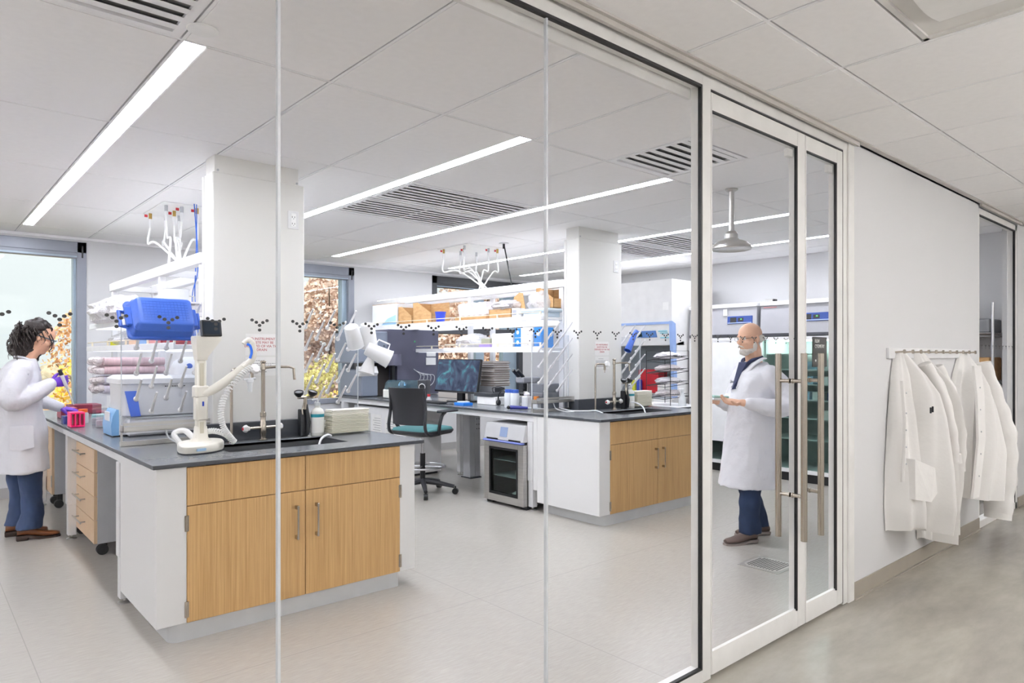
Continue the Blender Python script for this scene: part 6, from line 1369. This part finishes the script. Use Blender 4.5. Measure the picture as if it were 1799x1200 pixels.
t = hang('white lab coat at the left end with patch pocket and black pens', [(1.395, 4.56, 4.66, .04, 0), (1.25, 4.51, 4.73, .10, .01), (1.0, 4.46, 4.81, .15, .02), (.7, 4.42, 4.87, .18, .03), (.45, 4.41, 4.92, .19, .04), (.31, 4.43, 4.93, .17, .04)], .3, (2, 4, 7))
sleeve_(t, [(4.70, W_ - .13, 1.32), (4.76, W_ - .19, 1.15), (4.82, W_ - .23, .90), (4.85, W_ - .24, .72)], [.055, .07, .062, .05])
m = MB(); m.loft([[(x, W_ - .16 - d_ * 1.5 - .0, z) for x, z, d_ in ((4.455, .76, .0), (4.60, .70, .04), (4.62, .55, .045), (4.56, .50, .035), (4.46, .52, .0))], [(x, W_ - .10 - d_, z) for x, z, d_ in ((4.455, .76, .0), (4.60, .70, .04), (4.62, .55, .045), (4.56, .50, .035), (4.46, .52, .0))]]); m.build('patch_pocket', HC, t)
MB().tube([(4.448, W_ - .09, 1.22), (4.436, W_ - .11, 1.0), (4.43, W_ - .11, .80), (4.43, W_ - .10, .62)], .010, 8, flat=.6).build('button_placket', HC, t)
MB().box(4.53, W_ - .222, 1.03, 4.540, W_ - .212, 1.065, .002).build('pen', BLACKP, t); MB().box(4.552, W_ - .226, 1.035, 4.560, W_ - .216, 1.07, .002).build('pen', BLACKP, t)
m = MB()
for z in (1.15, 1.03, .93, .83, .73): m.ell((4.432, W_ - .12, z), (.005, .004, .006), 8, 6)
m.build('press_studs', GREYW, t)
t = hang('white lab coat at the right end with buttoned front and wide sleeve', [(1.39, 5.80, 5.92, .04, 0), (1.25, 5.68, 5.98, .11, .0), (1.0, 5.54, 6.04, .16, .03), (.7, 5.42, 6.10, .19, .05), (.375, 5.36, 6.06, .16, .06)], 1.2, (2, 3, 6))
sleeve_(t, [(5.92, W_ - .12, 1.32), (5.97, W_ - .17, 1.05), (5.98, W_ - .22, .80), (5.97, W_ - .23, .52), (5.93, W_ - .22, .21)], [.06, .085, .105, .10, .085])
MB().loft([[(x, W_ - .10 - o_ - .05, z) for z, x, o_ in ((1.30, 5.60, .01), (1.1, 5.52, .05), (.8, 5.47, .07), (.40, 5.42, .05))] + [(x, W_ - .10 - o_ - .06, z) for z, x, o_ in ((.40, 5.52, .05), (.8, 5.57, .075), (1.1, 5.62, .055), (1.30, 5.68, .02))], [(x, W_ - .10 - o_ - .035, z) for z, x, o_ in ((1.30, 5.60, .01), (1.1, 5.52, .05), (.8, 5.47, .07), (.40, 5.42, .05))] + [(x, W_ - .10 - o_ - .045, z) for z, x, o_ in ((.40, 5.52, .05), (.8, 5.57, .075), (1.1, 5.62, .055), (1.30, 5.68, .02))]]).build('button_placket', HC, t)
m = MB()
for z, x, o_ in ((1.15, 5.56, .05), (1.0, 5.53, .06), (.85, 5.51, .07), (.70, 5.50, .07), (.55, 5.48, .065)): m.ell((x, W_ - .155 - o_, z), (.006, .004, .006), 8, 6)
m.build('buttons', GREYW, t)
# ================================================================= OUTSIDE
gr = MB().box(-80, 8.6, -6.2, 160, 160, -6.0).build('ground', mat('autumn_grass', '#8f8a5c', .9, var=(.3, .2))); gr['kind'] = 'structure'
def leafmat(name, cols, sc=.9):
    m = ramp_mat(name, cols, (sc, sc, sc), .7, 8); b = m.node_tree.nodes['Principled BSDF']; b.inputs['Specular IOR Level'].default_value = .15; return m
LY = leafmat('yellow_leaves', [(.3, '#cf9f3a'), (.7, '#ffe58a'), (.5, '#f2ca58')], 2.4)
LO = leafmat('orange_leaves', [(.3, '#c48a5e'), (.7, '#f6dcb6'), (.5, '#e6b78a')], 2.0)
LP = leafmat('rosy_leaves', [(.3, '#c6a594'), (.7, '#f2e2d8'), (.5, '#e0c7b8')], 2.0)
LG = leafmat('yellow_green_leaves', [(.3, '#a8a25c'), (.7, '#f2e6a0'), (.5, '#d6c97c')], 2.0)
BARK = mat('bark', '#6e6258', .9, var=((20, 20, 3), .2))
def tree(label, x, y, top, r, h, lm, seed, n=3000, leaf=.10, dens=1.0, name='autumn_tree'):
    random.seed(seed); t = thing(name, label, 'tree', (x, y, -6)); cz = top - h / 2
    m = MB(); V = []; F = []
    cl = [(Vector((random.gauss(0, .42), random.gauss(0, .42), random.gauss(0, .42))), random.uniform(.25, .5)) for _ in range(26)]
    for i in range(n):
        c, q = random.choice(cl); d = Vector((random.gauss(0, 1), random.gauss(0, 1), random.gauss(0, 1))).normalized() * q * random.uniform(.75, 1.05)
        p = c + d
        if p.length > 1.05: p = p.normalized() * random.uniform(.85, 1.05)
        P = Vector((x + p.x * r, y + p.y * r, cz + p.z * h / 2)); s = leaf * random.uniform(.6, 1.4)
        a = Vector((random.gauss(0, 1), random.gauss(0, 1), random.gauss(0, 1))).normalized(); b = a.orthogonal().normalized(); k = len(V)
        c2 = a.cross(b); V += [tuple(P + b * s), tuple(P + c2 * s * .7), tuple(P - b * s), tuple(P - c2 * s * .7)]; F.append((k, k + 1, k + 2, k + 3))
    m.add(V, F); m.build('foliage', lm, t)
    m = MB(); m.tube([(x, y, -6), (x + .1, y, cz - h * .2), (x, y + .1, top - h * .25)], [.25, .16, .05], 8)
    for k in range(9):
        a = k * 2.4; z0 = cz - h * .3 + k * h * .07; m.tube([(x, y, z0), (x + r * .45 * math.cos(a), y + r * .45 * math.sin(a), z0 + h * .14), (x + r * .8 * math.cos(a), y + r * .8 * math.sin(a), z0 + h * .24)], [.08, .05, .02], 6)
    m.build('trunk', BARK, t)
tree('bright yellow tree seen through the left window behind the woman', 3.5, 20, 1.75, 1.45, 6.5, LY, 1, 30000, .055)
tree('airy orange-brown tree rising to the right of the yellow one', 5.6, 28, 3.6, 2.3, 9, LO, 2, 9000, .075)
tree('orange tree low at the foot of the left window', 4.7, 24, .6, 1.6, 6, LO, 3, 12000, .06)
tree('tall rosy brown tree filling the middle window', 15.0, 30, 5.2, 3.6, 12, LP, 4, 34000, .11)
tree('second rosy tree behind the middle window', 19.5, 33, 4.6, 3.8, 12, LP, 5, 24000, .12)
tree('yellow-green tree low in the middle window', 9.6, 18.5, 1.35, 1.9, 7, LG, 6, 18000, .05)
tree('small gold tree low beside the middle window frame', 12.2, 22, .7, 1.7, 6, LY, 7, 12000, .06)
tree('tall rosy tree behind the dark-framed window', 21.5, 27, 5.2, 3.6, 12, LP, 8, 34000, .11)
tree('orange tree behind the dark-framed window', 25.5, 31, 6.0, 4.0, 13, LO, 9, 18000, .11)
tree('gold and green tree low in the dark-framed window', 17.6, 21, 1.2, 2.3, 7, LG, 10, 18000, .06)
tree('amber tree low at the right of the dark-framed window', 20.2, 22.5, 2.0, 2.3, 8, LY, 11, 18000, .06)
random.seed(5); m = MB()
for i in range(420):
    a = i / 419; x = -60 + 230 * a; y = 95 + 25 * math.sin(i * 1.7); r = random.uniform(1.6, 3.2)
    m.ell((x, y, -6 + random.uniform(1.0, 4.6)), (r, r, r * random.uniform(.7, 1.0)), 9, 6)
tl = m.build('treeline', leafmat('distant_wood', [(.3, '#9c8f78'), (.7, '#d0c4ab'), (.5, '#b8a98f')], .9)); tag(tl, 'pale hazy belt of distant autumn woods on the horizon', 'woods', None, 'stuff')
